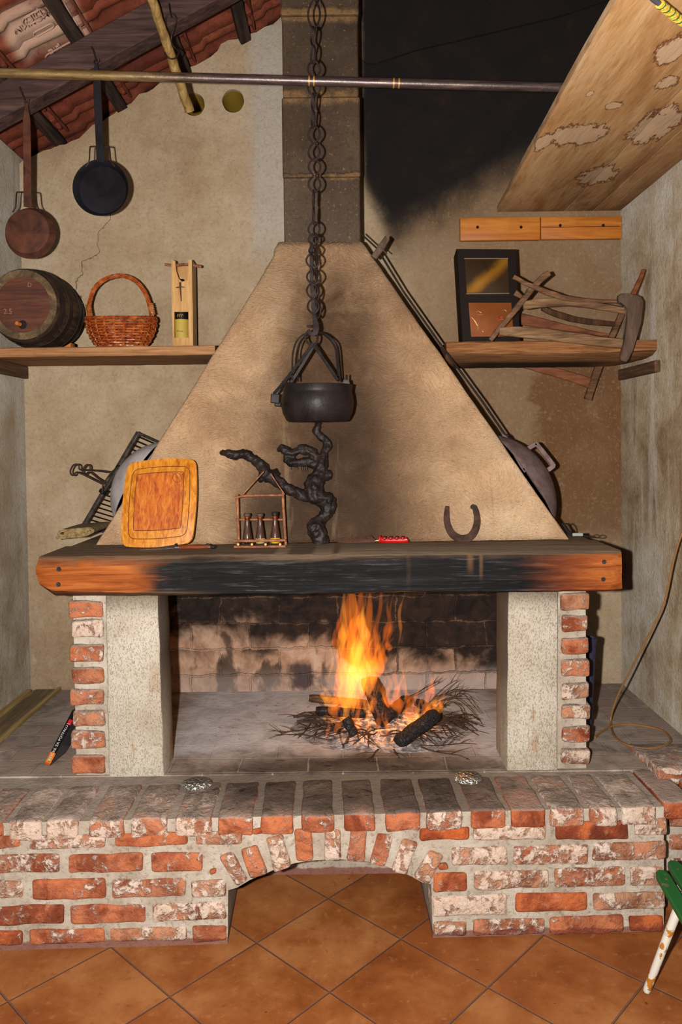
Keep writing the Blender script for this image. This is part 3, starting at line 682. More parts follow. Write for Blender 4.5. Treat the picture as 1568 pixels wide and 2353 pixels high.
def mat_paint(name, c, under, amt):
    M = Mat(name); p = M.obj(); n = M.noise(M.vmul(p, (1, 1, 1)), 26, 5, .7, .6); n2 = M.noise(p, 9, 3)
    k = M.sm(M.add(n, M.mul(M.sub(n2, .5), .3)), amt, amt + .03); col = M.mix(k, c, under); return M.bsdf(col, .5, bump=k, bd=-.001)
m_green = mat_paint('worn_green_paint', srgb(30, 96, 46), srgb(120, 100, 76), .62)
m_whiterust = mat_paint('rusty_white_paint', srgb(214, 204, 190), srgb(178, 112, 34), .56)
m_lino = mat_wood('plank_olive', srgb(96, 76, 52), srgb(130, 108, 78), srgb(160, 136, 102), (40, 2, 40), .7, world=True)
m_strip = mat_wood('golden_strip', srgb(140, 108, 58), srgb(176, 142, 86), srgb(212, 184, 130), (40, 2, 40), .6, world=True)
m_boxblack = flat('box_black', srgb(22, 19, 20), .4); m_boxgrey = flat('box_film', srgb(78, 72, 72), .3); m_print = flat('print_white', srgb(236, 232, 228), .5)
m_boxorange = flat('print_orange', srgb(238, 120, 30), .5); m_boxred = flat('print_red', srgb(214, 34, 40), .5); m_boxyellow = flat('print_yellow', srgb(246, 216, 110), .5)
m_bluetube = flat('dark_blue_tube', srgb(52, 50, 74), .4)
m_braidy = flat('braid_yellow', srgb(226, 184, 62), .8); m_braidg = flat('braid_green', srgb(58, 110, 52), .8); m_greysheath = flat('grey_sheath', srgb(86, 84, 96), .5)
m_chalk = flat('chalk_mark', srgb(150, 116, 90), .9); m_palegrey = flat('pale_grey_plastic', srgb(178, 182, 172), .4)
# ------------------------------------------------------------------ the setting
YB = 3.86
XL, XR = -1.575, 1.40
rnd = random.Random(7)
a, b = PZ(590, 2166, 0), PZ(1250, 2148, 0); ddir = (b - a); T = ddir.length / 2 / math.sqrt(2)
fang = math.atan2(ddir.y, ddir.x) + PI / 4
m_floor = mat_floor(fang, a, T)
bm = bmn(); box(bm, (-3, -1.5, -.1), (3, YB, 0)); struct('floor', bm, m_floor)
# back wall: ragged top under the roof, two round holes
def rz(x): return 3.05 + .525 * (x + 1.65)
top = [(0, 395), (12, 388), (25, 380), (45, 376), (60, 362), (75, 359), (100, 346), (118, 342), (132, 334), (150, 332), (165, 324), (182, 318), (200, 300), (213, 287), (232, 283), (245, 271), (262, 262), (275, 249), (290, 243), (303, 236), (320, 216), (338, 212), (352, 204), (372, 186), (395, 178), (415, 168), (430, 156), (450, 150), (470, 139), (485, 130), (500, 117), (508, 101), (525, 92), (545, 90), (565, 80), (590, 74), (608, 62), (628, 56), (645, 40), (660, 28)]
tp = [P(x, y, YB) for x, y in top]
outl = [(-1.8, -.1), (1.6, -.1), (1.6, 4.5), (.3, 4.5)] + [(.3, rz(.3) + .02), (-.05, rz(-.05) + .02)] + [(p.x, p.z) for p in reversed(tp)] + [(-1.8, 3.0)]
holes = []
HOLES = []
for hx, hy, hr in ((446, 240, 24.5), (536, 232, 25)):
    c = P(hx, hy, YB); r = m(hr, YB); HOLES.append((c, r))
    holes.append([(c.x + r * math.cos(t * PI / 14) * (1 + .03 * math.sin(t * 5)), c.z + r * 1.06 * math.sin(t * PI / 14)) for t in range(28)])
me = curve_plate(outl, holes, .11)
me.transform(Matrix(((1, 0, 0, 0), (0, 0, 1, YB + .11), (0, 1, 0, 0), (0, 0, 0, 1))))
struct('wall_back', me, m_wall_back, smooth=False)
for c, r in HOLES:
    bm = bmn(); lathe(bm, [(r * .99, .012), (r * .99, .3), (r * .93, .3), (r * .93, .26), (.001, .25)], (c.x, YB, c.z), 'Y', 28, capends=False)
    o = obj('vent_pipe', bm, m_mustard)
    tag(o, 'mustard yellow pipe end in the wall hole behind the hanging pole tip' if c.x < -.6 else 'empty mustard yellow pipe end set in the wall hole nearer the flue', 'pipe', 'yellow pipe ends in the back wall')
bm = bmn(); box(bm, (XL - .15, -.6, -.1), (XL, YB + .1, 3.09)); struct('wall_left', bm, m_wall_left)
bm = bmn(); box(bm, (XR, -.6, -.1), (XR + .15, YB + .1, 4.2)); struct('wall_right', bm, m_wall_right)
# sooty ledge of thicker render high on the right
l0, l1, l2, l3 = P(832, 158, YB), P(862, 150, YB), P(1130, 78, YB), P(1430, -6, YB)
bm = bmn(); prism(bm, [V((.1, YB, 4.4)), V((.1, YB, P(832, 132, YB).z)), P(842, 148, YB), l1, P(950, 120, YB), l2, P(1280, 42, YB), l3, V((1.40, YB, 4.4))], (0, -.018, 0), .006); struct('trim_1', bm, m_wall_back)
# roof
sl = math.atan(.525); rn = V((-math.sin(sl), 0, math.cos(sl))); rd = V((math.cos(sl), 0, math.sin(sl)))
def roofpt(x, y, off=0): return V((x, y, rz(x))) + rn * off
def prof(y):
    t = (y % .205) / .205
    return .010 * math.cos(2 * PI * t) + .007 * math.cos(4 * PI * t + .8) + (.006 if .42 < t < .5 else 0)
bm = bmn(); NU, NV = 92, 230
def rf(u, v):
    x = -2.2 + 2.5 * u; y = 1.1 + 3.0 * v; k = ((x + 2.2) / .31) % 1
    return roofpt(x, y, .02 + prof(y) + .02 * (1 - k) + .004 * noise.noise(V((x * 9, y * 9, 0))))
grid(bm, rf, NU, NV)
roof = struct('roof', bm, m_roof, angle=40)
def onroof(px, py, off=0):
    return PPL(px, py, roofpt(-1, 3, off), rn)
def roofmark(txt, px, py, size, flip=1):
    p = onroof(px, py, .012); return text_mesh(txt, size, .003, p, rd, -V((0, 1, 0)).cross(V((0, 0, 0))) if False else rn.cross(rd) * -flip)
uy = V((0, 1, 0))
for (txt, x, y, s_) in (('DILJ', 76, 36, .042), ('VINKOVCI', 80, 47, .04), ('DILJ', 126, 113, .036)):
    p = onroof(x, y, .006)
    obj('lettering', text_mesh(txt, s_, .0035, p, rd, uy), m_roof, roof, smooth=False)
for (x0, y0, x1, y1, w) in ((52, 52, 106, 26, .05), (76, 80, 124, 58, .03), (102, 128, 184, 102, .045)):
    a, b = onroof(x0, y0, .004), onroof(x1, y1, .004); L = (b - a).length; c = (a + b) / 2; r = w / 2
    pts = [c + rd * (sx * (L / 2 - r) + r * math.cos(t)) + uy * (r * math.sin(t)) for sx, t0 in ((1, -PI / 2), (-1, PI / 2)) for t in [t0 + PI * k / 8 for k in range(9)]]
    bm = bmn(); tube(bm, pts, .0035, 6, closed=True); obj('tile_stamp', bm, m_roof, roof)
# rafter and battens
bm = bmn(); bx = [-2.2, .1]
def slab(bm, x0, x1, y0, y1, t0, t1):
    hexa(bm, [roofpt(x, y, t) for t in (t0, t1) for y in (y0, y1) for x in (x0, x1)], .004)
slab(bm, -2.2, .3, 3.2, 3.29, -.168, -.04); struct('roof_rafter', bm, m_rafter)
for bx in (-1.69, -1.39, -1.078, -.757, -.462, -.15):
    bm = bmn(); slab(bm, bx - .026, bx + .024, 1.1, YB + .02, -.045, -.004); struct('roof_batten', bm, m_batten)
    bm = bmn(); k = 1.2
    while k < YB - .08:
        slab(bm, bx + .03, bx + .055, k, k + .035, -.03, .02); slab(bm, bx + .03, bx + .05, k + .1, k + .125, -.022, .02); k += .205
    slab(bm, bx + .05, bx + .062, 1.1, YB, -.012, .02)
    o = obj('tile_nibs', bm, m_roof, roof)
# boarded ceiling on the right
def cb(pts, name):
    bm = bmn(); prism(bm, [V((x, y, 2.79)) for x, y in pts], (0, 0, .028), .003); struct(name, bm, m_ceilboard)
edge = [(.70, .6), (.718, 1.6), (.722, 2.0), (.728, 2.3), (.735, 2.5), (.748, 2.8), (.756, 3.1), (.772, 3.5), (.787, YB)]
cb([(1.1185, .6), (1.1185, YB)] + list(reversed(edge)), 'ceiling_board')
cb([(1.1215, .6), (1.262, .6), (1.262, YB), (1.1215, YB)], 'ceiling_board')
cb([(1.265, .6), (XR, .6), (XR, YB), (1.265, YB)], 'ceiling_board')

# ------------------------------------------------------------------ fireplace
fp = thing('fireplace', 'brick and plaster open fireplace with tapering hood, square flue and charred oak mantel', 'fireplace', (0, 3.2, 0))
A, B = PZ(0, 2187, 0), PZ(1528, 2142, 0); A.z = B.z = 0
u = (B - A).normalized(); nf = V((u.y, -u.x, 0)); UZ = V((0, 0, 1))
def FP(px, py):
    p = PPL(px, py, A, nf); return (p - A).dot(u), p.z
def W_(s, z, d=0): return A + u * s + UZ * z - nf * d     # d: depth behind the front plane
sL = (XL - A.x) / u.x; sR = FP(1528, 2142)[0]
ZT = .424
bm = bmn(); lay = bm.verts.layers.float_color.new('bcol')
arch = [(996, 2152), (992, 2034), (971, 2030), (950, 2018), (930, 2009), (896, 1996), (860, 1984), (820, 1979), (765, 1976), (715, 1980), (680, 1985), (640, 1996), (612, 2009), (575, 2024), (545, 2042), (524, 2048), (523, 2168)]
ap = [FP(x, y) for x, y in arch]; ap[0] = (ap[0][0], 0); ap[-1] = (ap[-1][0], 0)
poly = [(sL, 0), (sL, ZT), (sR, ZT), (sR, 0)] + ap
prism(bm, [W_(s, z, .006) for s, z in poly], -nf * .36)
box(bm, (XL, 2.93, 0), (XR, YB, .40))
box(bm, (W_(sR, 0).x - .02, 2.72, 0), (XR, 3.2, .40))
box(bm, (XL, 2.845, .39), (XR, YB, .43), mi=2)
sd = 0
def fbrick(x0, y0, x1, y1, lime=None, hue=None, dep=.11, out=0.0):
    global sd; sd += 1
    s0, z1 = FP(x0, y0); s1, z0 = FP(x1, y1)
    # rows tilt a little in the picture with the camera; use the middles
    zc = (FP((x0 + x1) / 2, y0)[1] + FP((x0 + x1) / 2, y1)[1]) / 2; h = abs(FP((x0 + x1) / 2, y0)[1] - FP((x0 + x1) / 2, y1)[1])
    col = (rnd.random() if hue is None else hue, rnd.random() if lime is None else lime, rnd.random())
    rough_box(bm, W_((s0 + s1) / 2, zc, dep / 2 - .003 - out), (s1 - s0, dep, h), u, -nf, UZ, sd, .011, .005, .03, col, 1, lay)
rows = [
 [(-130, 1923, 47, 1953), (64, 1920, 243, 1952), (261, 1914, 432, 1946), (447, 1911, 556, 1942), (962, 1902, 1081, 1933), (1089, 1896, 1256, 1932), (1276, 1888, 1444, 1931), (1459, 1882, 1534, 1921)],
 [(-40, 1964, 137, 2008), (156, 1963, 329, 2006), (346, 1961, 466, 2005), (1037, 1948, 1168, 1990), (1181, 1944, 1353, 1988), (1364, 1936, 1534, 1978)],
 [(-120, 2025, 55, 2067), (72, 2021, 243, 2068), (256, 2021, 428, 2064), (437, 2023, 520, 2063), (995, 2006, 1076, 2051), (1090, 2003, 1263, 2046), (1275, 1995, 1440, 2039), (1449, 1992, 1526, 2036)],
 [(-40, 2082, 147, 2127), (160, 2080, 336, 2124), (349, 2075, 520, 2116), (994, 2058, 1167, 2105), (1184, 2053, 1351, 2096), (1364, 2052, 1530, 2092)],
 [(-130, 2141, 53, 2174), (67, 2136, 240, 2169), (251, 2132, 429, 2164), (442, 2128, 521, 2166), (996, 2119, 1072, 2152), (1088, 2113, 1254, 2150), (1264, 2106, 1434, 2147), (1446, 2104, 1526, 2143)]]
limes = [[.35, .75, .3, .6, .05, .95, .1, .75], [.7, .35, .4, .85, .7, .6], [.8, .35, .6, .8, .25, .8, .6, .8], [.2, .45, .75, .95, .15, .6], [.1, .4, .55, .25, .5, .6, .35, .1]]
hues = [[.8, .8, .6, .9, .3, .9, .1, .9], [.5, .7, .3, .9, .6, .9], [.8, .4, .8, .9, .5, .9, .8, 1], [.1, .3, .8, .9, .4, 1], [.2, .6, .9, .8, .9, .8, .7, .2]]
for r_, l_, h_ in zip(rows, limes, hues):
    for q, li, hu in zip(r_, l_, h_): fbrick(*q, lime=li, hue=hu)
# arch bricks
vs = [(537, 1997, (80, 137), 80, 33, .5, .9), (584, 1981, (45, 140), 74, 42, .4, .8), (640, 1961, (35, 160), 82, 42, .8, .9), (698, 1943, (4, 150), 75, 41, .3, .7), (765, 1944, (-3, 150), 72, 39, .8, .8), (822, 1944, (-10, 150), 76, 42, .45, .8), (877, 1954, (-38, 150), 76, 39, .6, .4), (930, 1971, (-52, 150), 80, 38, .75, .9), (986, 1992, (-72, 130), 76, 40, .6, 1.0)]
for cx, cy, (dx, dy), L, wd, li, hu in vs:
    s, z = FP(cx, cy); k = 1 / FP.__call__(cx + 1, cy)[0] if False else (FP(cx + 10, cy)[0] - s) / 10
    az_ = (u * dx - UZ * dy).normalized(); ax_ = az_.cross(nf).normalized(); sd += 1
    rough_box(bm, W_(s, z, .05), (wd * k, .11, L * k), ax_, -nf, az_, sd, .012, .005, .03, (hu, li, rnd.random()), 1, lay)
for (x, y, w_) in ((490, 2003, 18), (1020, 1990, 22), (1185 / 2, 1911, 26)):
    s, z = FP(x, y); k = (FP(x + 10, y)[0] - s) / 10; sd += 1; rough_box(bm, W_(s, z, .02), (w_ * k, .05, 14 * k), u + UZ * .2, -nf, UZ - u * .2, sd, .008, .006, .02, (.5, .2, rnd.random()), 1, lay)
# header course along the front edge, laid end-on
hd = [(-68, 5), (20, 95), (107, 180), (203, 285), (298, 385), (403, 487), (500, 582), (600, 675), (693, 767), (790, 863), (885, 966), (980, 1062), (1083, 1162), (1174, 1253), (1265, 1343), (1357, 1418), (1430, 1510), (1532, 1606), (1622, 1700), (-160, -80)]
hl = [.5, .95, .98, .6, .65, .75, .4, .35, .45, .3, .4, .75, .35, .25, .7, .65, .9, .15, .3, .5]; hh = [.7, .9, .9, .5, .7, .5, .6, .5, .4, .5, .6, .7, .5, .5, .7, .5, .8, .3, .4, .7]
for (x0, x1), li, hu in zip(hd, hl, hh):
    yy = 1883 - 30 * (x0 + 20) / 1450; s0 = FP(x0, yy)[0]; s1 = FP(x1, yy)[0]; sd += 1
    back = .0 if x0 < 1520 else .03
    rough_box(bm, W_((s0 + s1) / 2, .3995, .125 + back), (s1 - s0, .26, .066), u, -nf, UZ, sd, .01, .005, .03, (hu, li, rnd.random()), 1, lay)
# right-hand wing set back, and the raised brick along the wall
for k, (z0, z1) in enumerate(((.02, .075), (.105, .165), (.19, .25), (.275, .335), (.35, .362))):
    if z1 - z0 < .03: continue
    sd += 1; rough_box(bm, V((1.27, 2.77, (z0 + z1) / 2)), (.24, .11, z1 - z0), (1, 0, 0), (0, 1, 0), UZ, sd, .011, .005, .03, (rnd.random(), .6, rnd.random()), 1, lay)
for k in range(2):
    sd += 1; y0 = 2.76 + k * .155
    rough_box(bm, V((1.268, y0 + .07, (.440, .412)[k])), (.27, .15, .066), (1, 0, 0), (0, 1, -.03), (0, .03, 1), sd, .01, .004, .03, (.4 + .3 * rnd.random(), .7, rnd.random()), 1, lay)
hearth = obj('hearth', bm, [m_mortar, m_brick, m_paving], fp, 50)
# brick piers (they run back to the wall) and rendered pillars
def pier(name, xs, ys, Y, side, li, hu):
    bm = bmn(); lay = bm.verts.layers.float_color.new('bcol'); global sd
    x0 = P(xs[0], 1580, Y).x; x1 = P(xs[1], 1580, Y).x
    zt = 1.11
    if side < 0: box(bm, (x0 + .012, Y + .012, .43), (x1 + .015, YB, zt))
    else: box(bm, (x0 - .01, Y + .012, .43), (x1 - .012, YB, zt))
    for k, (ya, yb) in enumerate(ys):
        xm = (xs[0] + xs[1]) / 2; z1, z0 = P(xm, ya, Y).z, P(xm, yb, Y).z
        jx = rnd.uniform(-.006, .006)
        for q in range(4):
            sd += 1; xa, xb = x0 + jx + (0 if side < 0 else -.0), x1 + jx
            if side > 0: xa = x0 + .004 + abs(jx)
            else: xb = x1 - .004 - abs(jx)
            rough_box(bm, V(((xa + xb) / 2, Y + .12 + q * .255, (z0 + z1) / 2)), (xb - xa, .24, z1 - z0), (1, 0, 0), (0, 1, 0), UZ, sd, .013, .006, .028, (hu[k] if q == 0 else rnd.random(), li[k] if q == 0 else rnd.random(), rnd.random()), 1, lay)
    return obj(name, bm, [m_mortar, m_brick], fp, 50)
pier('brick_pier', (162, 243), [(1382, 1420), (1424, 1467), (1481, 1522), (1535, 1573), (1585, 1622), (1633, 1670), (1681, 1722), (1737, 1780)], 2.84, -1, [.45, 1.0, .4, .45, .5, .6, .55, .35], [.6, .9, .6, .8, .8, .9, .4, .7])
pier('brick_pier', (1287, 1357), [(1363, 1404), (1414, 1453), (1467, 1504), (1518, 1556), (1570, 1608), (1619, 1654), (1671, 1708), (1722, 1758)], 2.85, 1, [.35, .65, .45, .55, .7, .75, .4, .8], [.95, .6, .5, .6, 1, .9, .3, .9])
def pillar(px, Y, dep):
    (a0, a1), (b0, b1) = px      # bottom left/right, top left/right picture points
    p = [PZ(*a0, .43), PZ(*a1, .43)]; xl_, xr_ = P(*a0, Y).x, P(*a1, Y).x
    xt0, xt1 = P(*b0, Y).x, P(*b1, Y).x
    bm = bmn(); n = 14
    def ring(t):
        z = .428 + (1.112 - .428) * t; x0 = xl_ + (xt0 - xl_) * t; x1 = xr_ + (xt1 - xr_) * t; r = .008
        pts = []
        for (cx, cy, s0) in ((x0 + r, Y + r, PI), (x1 - r, Y + r, 1.5 * PI), (x1 - r, Y + dep - r, 0), (x0 + r, Y + dep - r, .5 * PI)):
            for k in range(3):
                th = s0 + k * PI / 4; q = V((cx + r * math.cos(th), cy + r * math.sin(th), z)); q += noise.noise_vector(q * 9) * .004; pts.append(q)
        return [bm.verts.new(q) for q in pts]
    R_ = [ring(i / n) for i in range(n + 1)]
    for c, d in zip(R_, R_[1:]):
        for k in range(12): bm.faces.new((c[k], c[(k + 1) % 12], d[(k + 1) % 12], d[k]))
    bm.faces.new(R_[0]); bm.faces.new(R_[-1])
    return obj('pillar', bm, m_pillar, fp, 50)
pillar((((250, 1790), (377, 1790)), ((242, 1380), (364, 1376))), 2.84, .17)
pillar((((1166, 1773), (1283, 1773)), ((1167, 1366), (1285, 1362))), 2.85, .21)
# fireback
bm = bmn(); box(bm, (-.86, 3.80, .40), (.82, YB, 1.5)); obj('fireback', bm, m_fireback, fp, smooth=False)
# mantel: front beam with two return beams and a deck
xm0, xm1, zb, zt = P(80, 1330, 2.8).x, P(1432, 1310, 2.8).x, 1.105, 1.252
bm = bmn()
def beamring(x, y0=2.8, y1=3.12):
    t = (x - xm0) / (xm1 - xm0)
    cb = .012 + .035 * max(0, 1 - t / .28) ** 1.0; ct = .008 + .03 * max(0, 1 - t / .6); cbz = .008 + .02 * max(0, 1 - t / .3)
    e = .012 * (max(0, 1 - t * 60) + max(0, 1 - (1 - t) * 60))
    dz = .006 * noise.noise(V((x * 2.2, 0, 3))); dy = .006 * noise.noise(V((x * 3, 5, 0)))
    sec = [(y1, zb), (y0 + cb, zb), (y0, zb + cbz), (y0, zb + .05), (y0, zt - .06), (y0, zt - ct), (y0 + .008 + ct * .7, zt), (y1, zt)]
    out = []
    for k, (yy, zz) in enumerate(sec):
        if 1 <= k <= 6: yy += dy + e
        q = V((x, yy, zz + (dz if k < 4 else dz * .5))); q += noise.noise_vector(q * 26) * .0025; out.append(q)
    return out
N_ = 90; R_ = []
for i in range(N_ + 1):
    x = xm0 + (xm1 - xm0) * i / N_
    r_ = beamring(x)
    if i == 0:   # cut the lower left corner away
        for k in (0, 1, 2): r_[k].x += .05
        r_[3].x += .012
    if i in (1, 2, 3):
        for k in (0, 1, 2): r_[k].x += .05 - .012 * i
    if i == N_:
        for k in range(8): r_[k].x += .004 * noise.noise(r_[k] * 60)
    R_.append([bm.verts.new(q) for q in r_])
for c, d in zip(R_, R_[1:]):
    for k in range(8): bm.faces.new((c[k], c[(k + 1) % 8], d[(k + 1) % 8], d[k]))
bm.faces.new(R_[0]); bm.faces.new(R_[-1])
xi0, xi1 = xm0 + .015, xm1 - .004
box(bm, (xi0, 3.11, zb + .02), (xm0 + .27, YB, zt - .001), .008); box(bm, (xm1 - .27, 3.11, zb + .02), (xi1, YB, zt - .001), .008)
mantel = obj('mantel_beam', bm, m_beam, fp, 40)
for bx, by in ((135, 1308), (134, 1343), (1389, 1291), (1387, 1331)):
    c = P(bx, by, 2.80); bm = bmn(); lathe(bm, [(.0085, .012), (.0085, -.001), (.007, -.004), (.003, -.004), (.001, -.002)], (c.x, 2.80, c.z), 'Y', 14); obj('bolt', bm, m_screw, mantel)
# hood
hx0, hx1, hy0, hz0 = -1.009, .933, 3.15, 1.25
hX0, hX1, hy1, hz1 = P(646, 565, 3.42).x, P(833, 560, 3.42).x, 3.42, 2.54
def hoodY(z): return hy0 + (hy1 - hy0) * (z - hz0) / (hz1 - hz0)
bm = bmn(); NZ = 44; R_ = []
for i in range(NZ + 1):
    t = i / NZ; z = hz0 + (hz1 - hz0) * t; xl_ = hx0 + (hX0 - hx0) * t; xr_ = hx1 + (hX1 - hx1) * t; y = hoodY(z); c = .012
    if t > .965: xl_ -= .012; y -= .008
    ring = [V((xl_, YB - (YB - y - c) * k / 6, z)) for k in range(7)] + [V((xl_ + c * .3, y + c * .3, z))]
    ring += [V((xl_ + c + (xr_ - xl_ - 2 * c) * k / 44, y, z)) for k in range(45)]
    ring += [V((xr_ - c * .3, y + c * .3, z))] + [V((xr_, y + c + (YB - y - c) * k / 6, z)) for k in range(7)]
    R_.append([bm.verts.new(q + noise.noise_vector(q * 3) * .006 + noise.noise_vector(q * 14) * .0022) for q in ring])
for c, d in zip(R_, R_[1:]):
    for k in range(len(c) - 1): bm.faces.new((c[k], c[k + 1], d[k + 1], d[k]))
hood = obj('hood', bm, m_hood, fp, 60)
so = hood.modifiers.new('thick', 'SOLIDIFY'); so.thickness = .035; so.offset = 1 if False else -1
def PH(px, py, off=0):       # picture point on a plane `off` in front of the hood's front face
    n = V((0, -(hz1 - hz0), (hy1 - hy0))).normalized(); return PPL(px, py, V((0, hy0, hz0)) + n * off, n)
bm = bmn()
cx0, cx1 = P(650, 300, 3.43).x, P(826, 300, 3.43).x; zc = 2.53
for k, (z0, z1) in enumerate(((2.50, 2.826), (2.828, 3.174), (3.178, 3.528), (3.532, 3.88), (3.884, 4.5))):
    d = (.0, .003, -.002, .003, 0)[k]; box(bm, (cx0 - d, 3.43 - d, z0), (cx1 + d, YB, z1), .006)
obj('chimney', bm, m_chimney, fp, smooth=False)
# ================================================================== things above the mantel
def ztop(px, py, Y): return P(px, py, Y).z
ZM = zt + .001            # top of the mantel
# ---- iron pipe across the room
pa, pb = P(0, 167.5, 2.93), P(1308, 201.5, 2.93); d = (pb - pa) / (pb.x - pa.x)
bm = bmn(); r = m(10.6, 2.93)
tube(bm, [pa + d * (XL + .002 - pa.x + (XR - XL - .004) * k / 30) for k in range(31)], r, 16)
pipe = obj('iron_pipe', bm, m_pipe); tag(pipe, 'long rusty iron pipe running across the room between the side walls', 'pipe')
for px in (711, 722, 905, 917):
    c = pa + d * (P(px, 190, 2.93).x - pa.x); bm = bmn(); tube(bm, [c - d * .0028, c + d * .0028], r * 1.04, 16); obj('pipe_coupling', bm, m_goldline, pipe)
# ---- pole hung in a wire ring
bm = bmn(); p0, p1 = P(338, -34, 3.02), P(436, 256, 3.30); pl = [p0 + (p1 - p0) * k / 24 + noise.noise_vector(V((k * .4, 1, 2))) * .0035 for k in range(25)]
tube(bm, pl, [.0185 + .002 * k / 24 for k in range(25)], 14, jit=.06)
tag(obj('wooden_pole', bm, m_polewood), 'long peeled wooden pole slanting down from the rafter to the wall hole', 'pole')
bm = bmn(); c0 = P(399, 128, 3.17); ring = [P(x, y, Y) for x, y, Y in ((412, 120, 3.19), (404, 133, 3.16), (392, 135, 3.14), (382, 128, 3.14), (379, 115, 3.17), (384, 95, 3.18), (383, 62, 3.185), (381, 45, 3.19), (386, 33, 3.19), (394, 30, 3.19), (403, 36, 3.19), (406, 48, 3.19), (402, 62, 3.19), (394, 86, 3.19), (397, 104, 3.21), (406, 113, 3.21), (412, 120, 3.19))]
tube(bm, smoothpath(ring, 4), .0032, 8)
hk = obj('wire_loop', bm, m_wire); tag(hk, 'bent wire loop around the slanting pole hanging from the rafter', 'wire loop')
bm = bmn(); tube(bm, [P(389, 8, 3.195), P(392, 28, 3.19), P(395, 40, 3.185)], .0035, 8); obj('nail', bm, m_iron, hk)

# ---- two long-handled frying pans on wire hooks
def pan(cx, cy, r_px, Y, mat, flip, top, hook, lab, hwid, rustlab=None):
    c = P(cx, cy, Y); r = m(r_px, Y)
    t = thing('frying_pan', lab, 'frying pan', c, 'long-handled pans hung from the rafter')
    s_ = 1
    bm = bmn()
    if not flip:   # open side to the room
        prof_ = [(.001, .034), (r * .84, .034), (r * .97, .002), (r, 0), (r * 1.0, .003), (r * .985, .004), (r * .85, .040), (.001, .040)]
    else:          # bottom to the room
        prof_ = [(.001, 0), (r * .80, .0), (r * .86, .003), (r * .985, .036), (r, .038), (r * .99, .039), (r * .86, .007), (r * .8, .004), (.001, .004)]
    lathe(bm, prof_, c, 'Y', 48, capends=False); bmesh.ops.remove_doubles(bm, verts=bm.verts, dist=.0005)
    obj('pan_bowl', bm, mat, t)
    # strap handle
    hx0, hy0 = cx + (hwid[3] if len(hwid) > 3 else 0), cy - r_px * .93
    Yh = Y + (.004 if not flip else .02)
    pts = []; ws = []
    for k in range(13):
        f = k / 12; x = hx0 + (top[0] - hx0) * f; y = hy0 + (top[1] - hy0) * f
        pts.append(P(x, y, Yh + (3.17 - Yh) * f)); w = hwid[0] + (hwid[1] - hwid[0]) * f
        if f > .86: w = hwid[1] + (hwid[2] - hwid[1]) * (f - .86) / .14
        ws.append(m(w, Yh))
    bm = bmn(); sweep(bm, pts, ws, .006, (0, -1, 0), .0006, 3)
    e = P(top[0], top[1] - 4, 3.17); tube(bm, [e + V((.008 * math.cos(q * PI / 6), 0, .008 * math.sin(q * PI / 6))) for q in range(12)], .0028, 6, closed=True)
    obj('handle', bm, mat if not flip else m_rustpan, t)
    # riveted wire braces on both sides
    for sx, xs in ((-1, (-25, -23, -19)), (1, (24, 21, 10))):
        pass
    L = cx - 22 + (0 if not flip else 0)
    yb = cy - r_px * .88
    pth = [P(cx - 33, yb + 8, Yh), P(cx - 26, yb - 6, Yh - .002), P(cx - 24, yb - 34, Yh + .008), P(cx - 18, yb - 38, Yh + .012), P(cx + 16, yb - 37, Yh + .012), P(cx + 21, yb - 32, Yh + .008), P(cx + 24, yb - 6, Yh - .002), P(cx + 33, yb + 8, Yh)]
    bm = bmn(); tube(bm, smoothpath(pth, 5), .0032, 8); obj('wire_brace', bm, m_wire, t)
    # hook
    bm = bmn(); hp = [P(x, y, YY) for x, y, YY in hook]; tube(bm, smoothpath(hp, 4), .0035, 8)
    return t, bm
t, bm = pan(231, 431, 64, 3.34, m_pan, False, (221, 146), [(211, 108, 3.195), (216, 120, 3.18), (221, 138, 3.172), (226, 142, 3.166), (227, 134, 3.16)], 'black steel frying pan hanging open side out from the rafter', (18, 16, 6, 0))
tag(obj('wire_hook', bm, m_wire), 'small wire hook in the rafter carrying the black steel frying pan', 'hook', 'pan hooks on the rafter')
t, bm = pan(62, 531, 58.5, 3.36, m_rustpan, True, (61, 240), [(46, 201, 3.195), (50, 212, 3.18), (58, 231, 3.172), (64, 236, 3.166), (66, 228, 3.16)], 'rusty brown frying pan hanging bottom side out beside the left wall', (19, 16, 5, 2))
tag(obj('wire_hook', bm, m_wire), 'small wire hook in the rafter carrying the rusty brown frying pan', 'hook', 'pan hooks on the rafter')

# ---- chain and kettle
YC = 3.0
ch = thing('hanging_chain', 'long black iron chain of waisted links carrying the cauldron', 'chain', P(724, 500, YC))
# a cross timber above the picture that the chain hangs from
ztim = P(724, -70, YC).z
def link(cx, y0, y1, w, ang, straight=False, r=.0038, tilt=0, name='link', par=None, Y=YC, one=False):
    a, b = P(cx, y0, Y), P(cx + tilt, y1, Y); ax = V((math.cos(ang), -math.sin(ang), 0)); L = b - a; hw = m(w, Y) / 2
    pts = []; n = 26
    for side in (1, -1):
        for k in range(n):
            s_ = k / n if side > 0 else 1 - k / n
            if one: h = math.sin(PI * s_) ** .6
            elif straight: h = .3 + .15 * abs(math.cos(PI * s_))
            else: h = max(abs(math.sin(2 * PI * s_)) ** .75, .16 if .3 < s_ < .7 else 0)
            pts.append(a + L * s_ + ax * (side * hw * h))
    bm = bmn(); tube(bm, pts, r, 7, closed=True); return obj(name, bm, m_chain, par or ch)
for (cx, y0, y1, w, ang) in ((722, -72, 69, 27, .1), (720, 62, 147, 26, 1.15), (722, 138, 222, 28, -.15), (720, 214, 294, 24, 1.25), (722, 288, 370, 26, .15), (723, 364, 443, 27, -.1), (721, 437, 515, 22, 1.4)):
    link(cx, y0, y1, w, ang)
link(722, 510, 543, 26, .15, one=True)
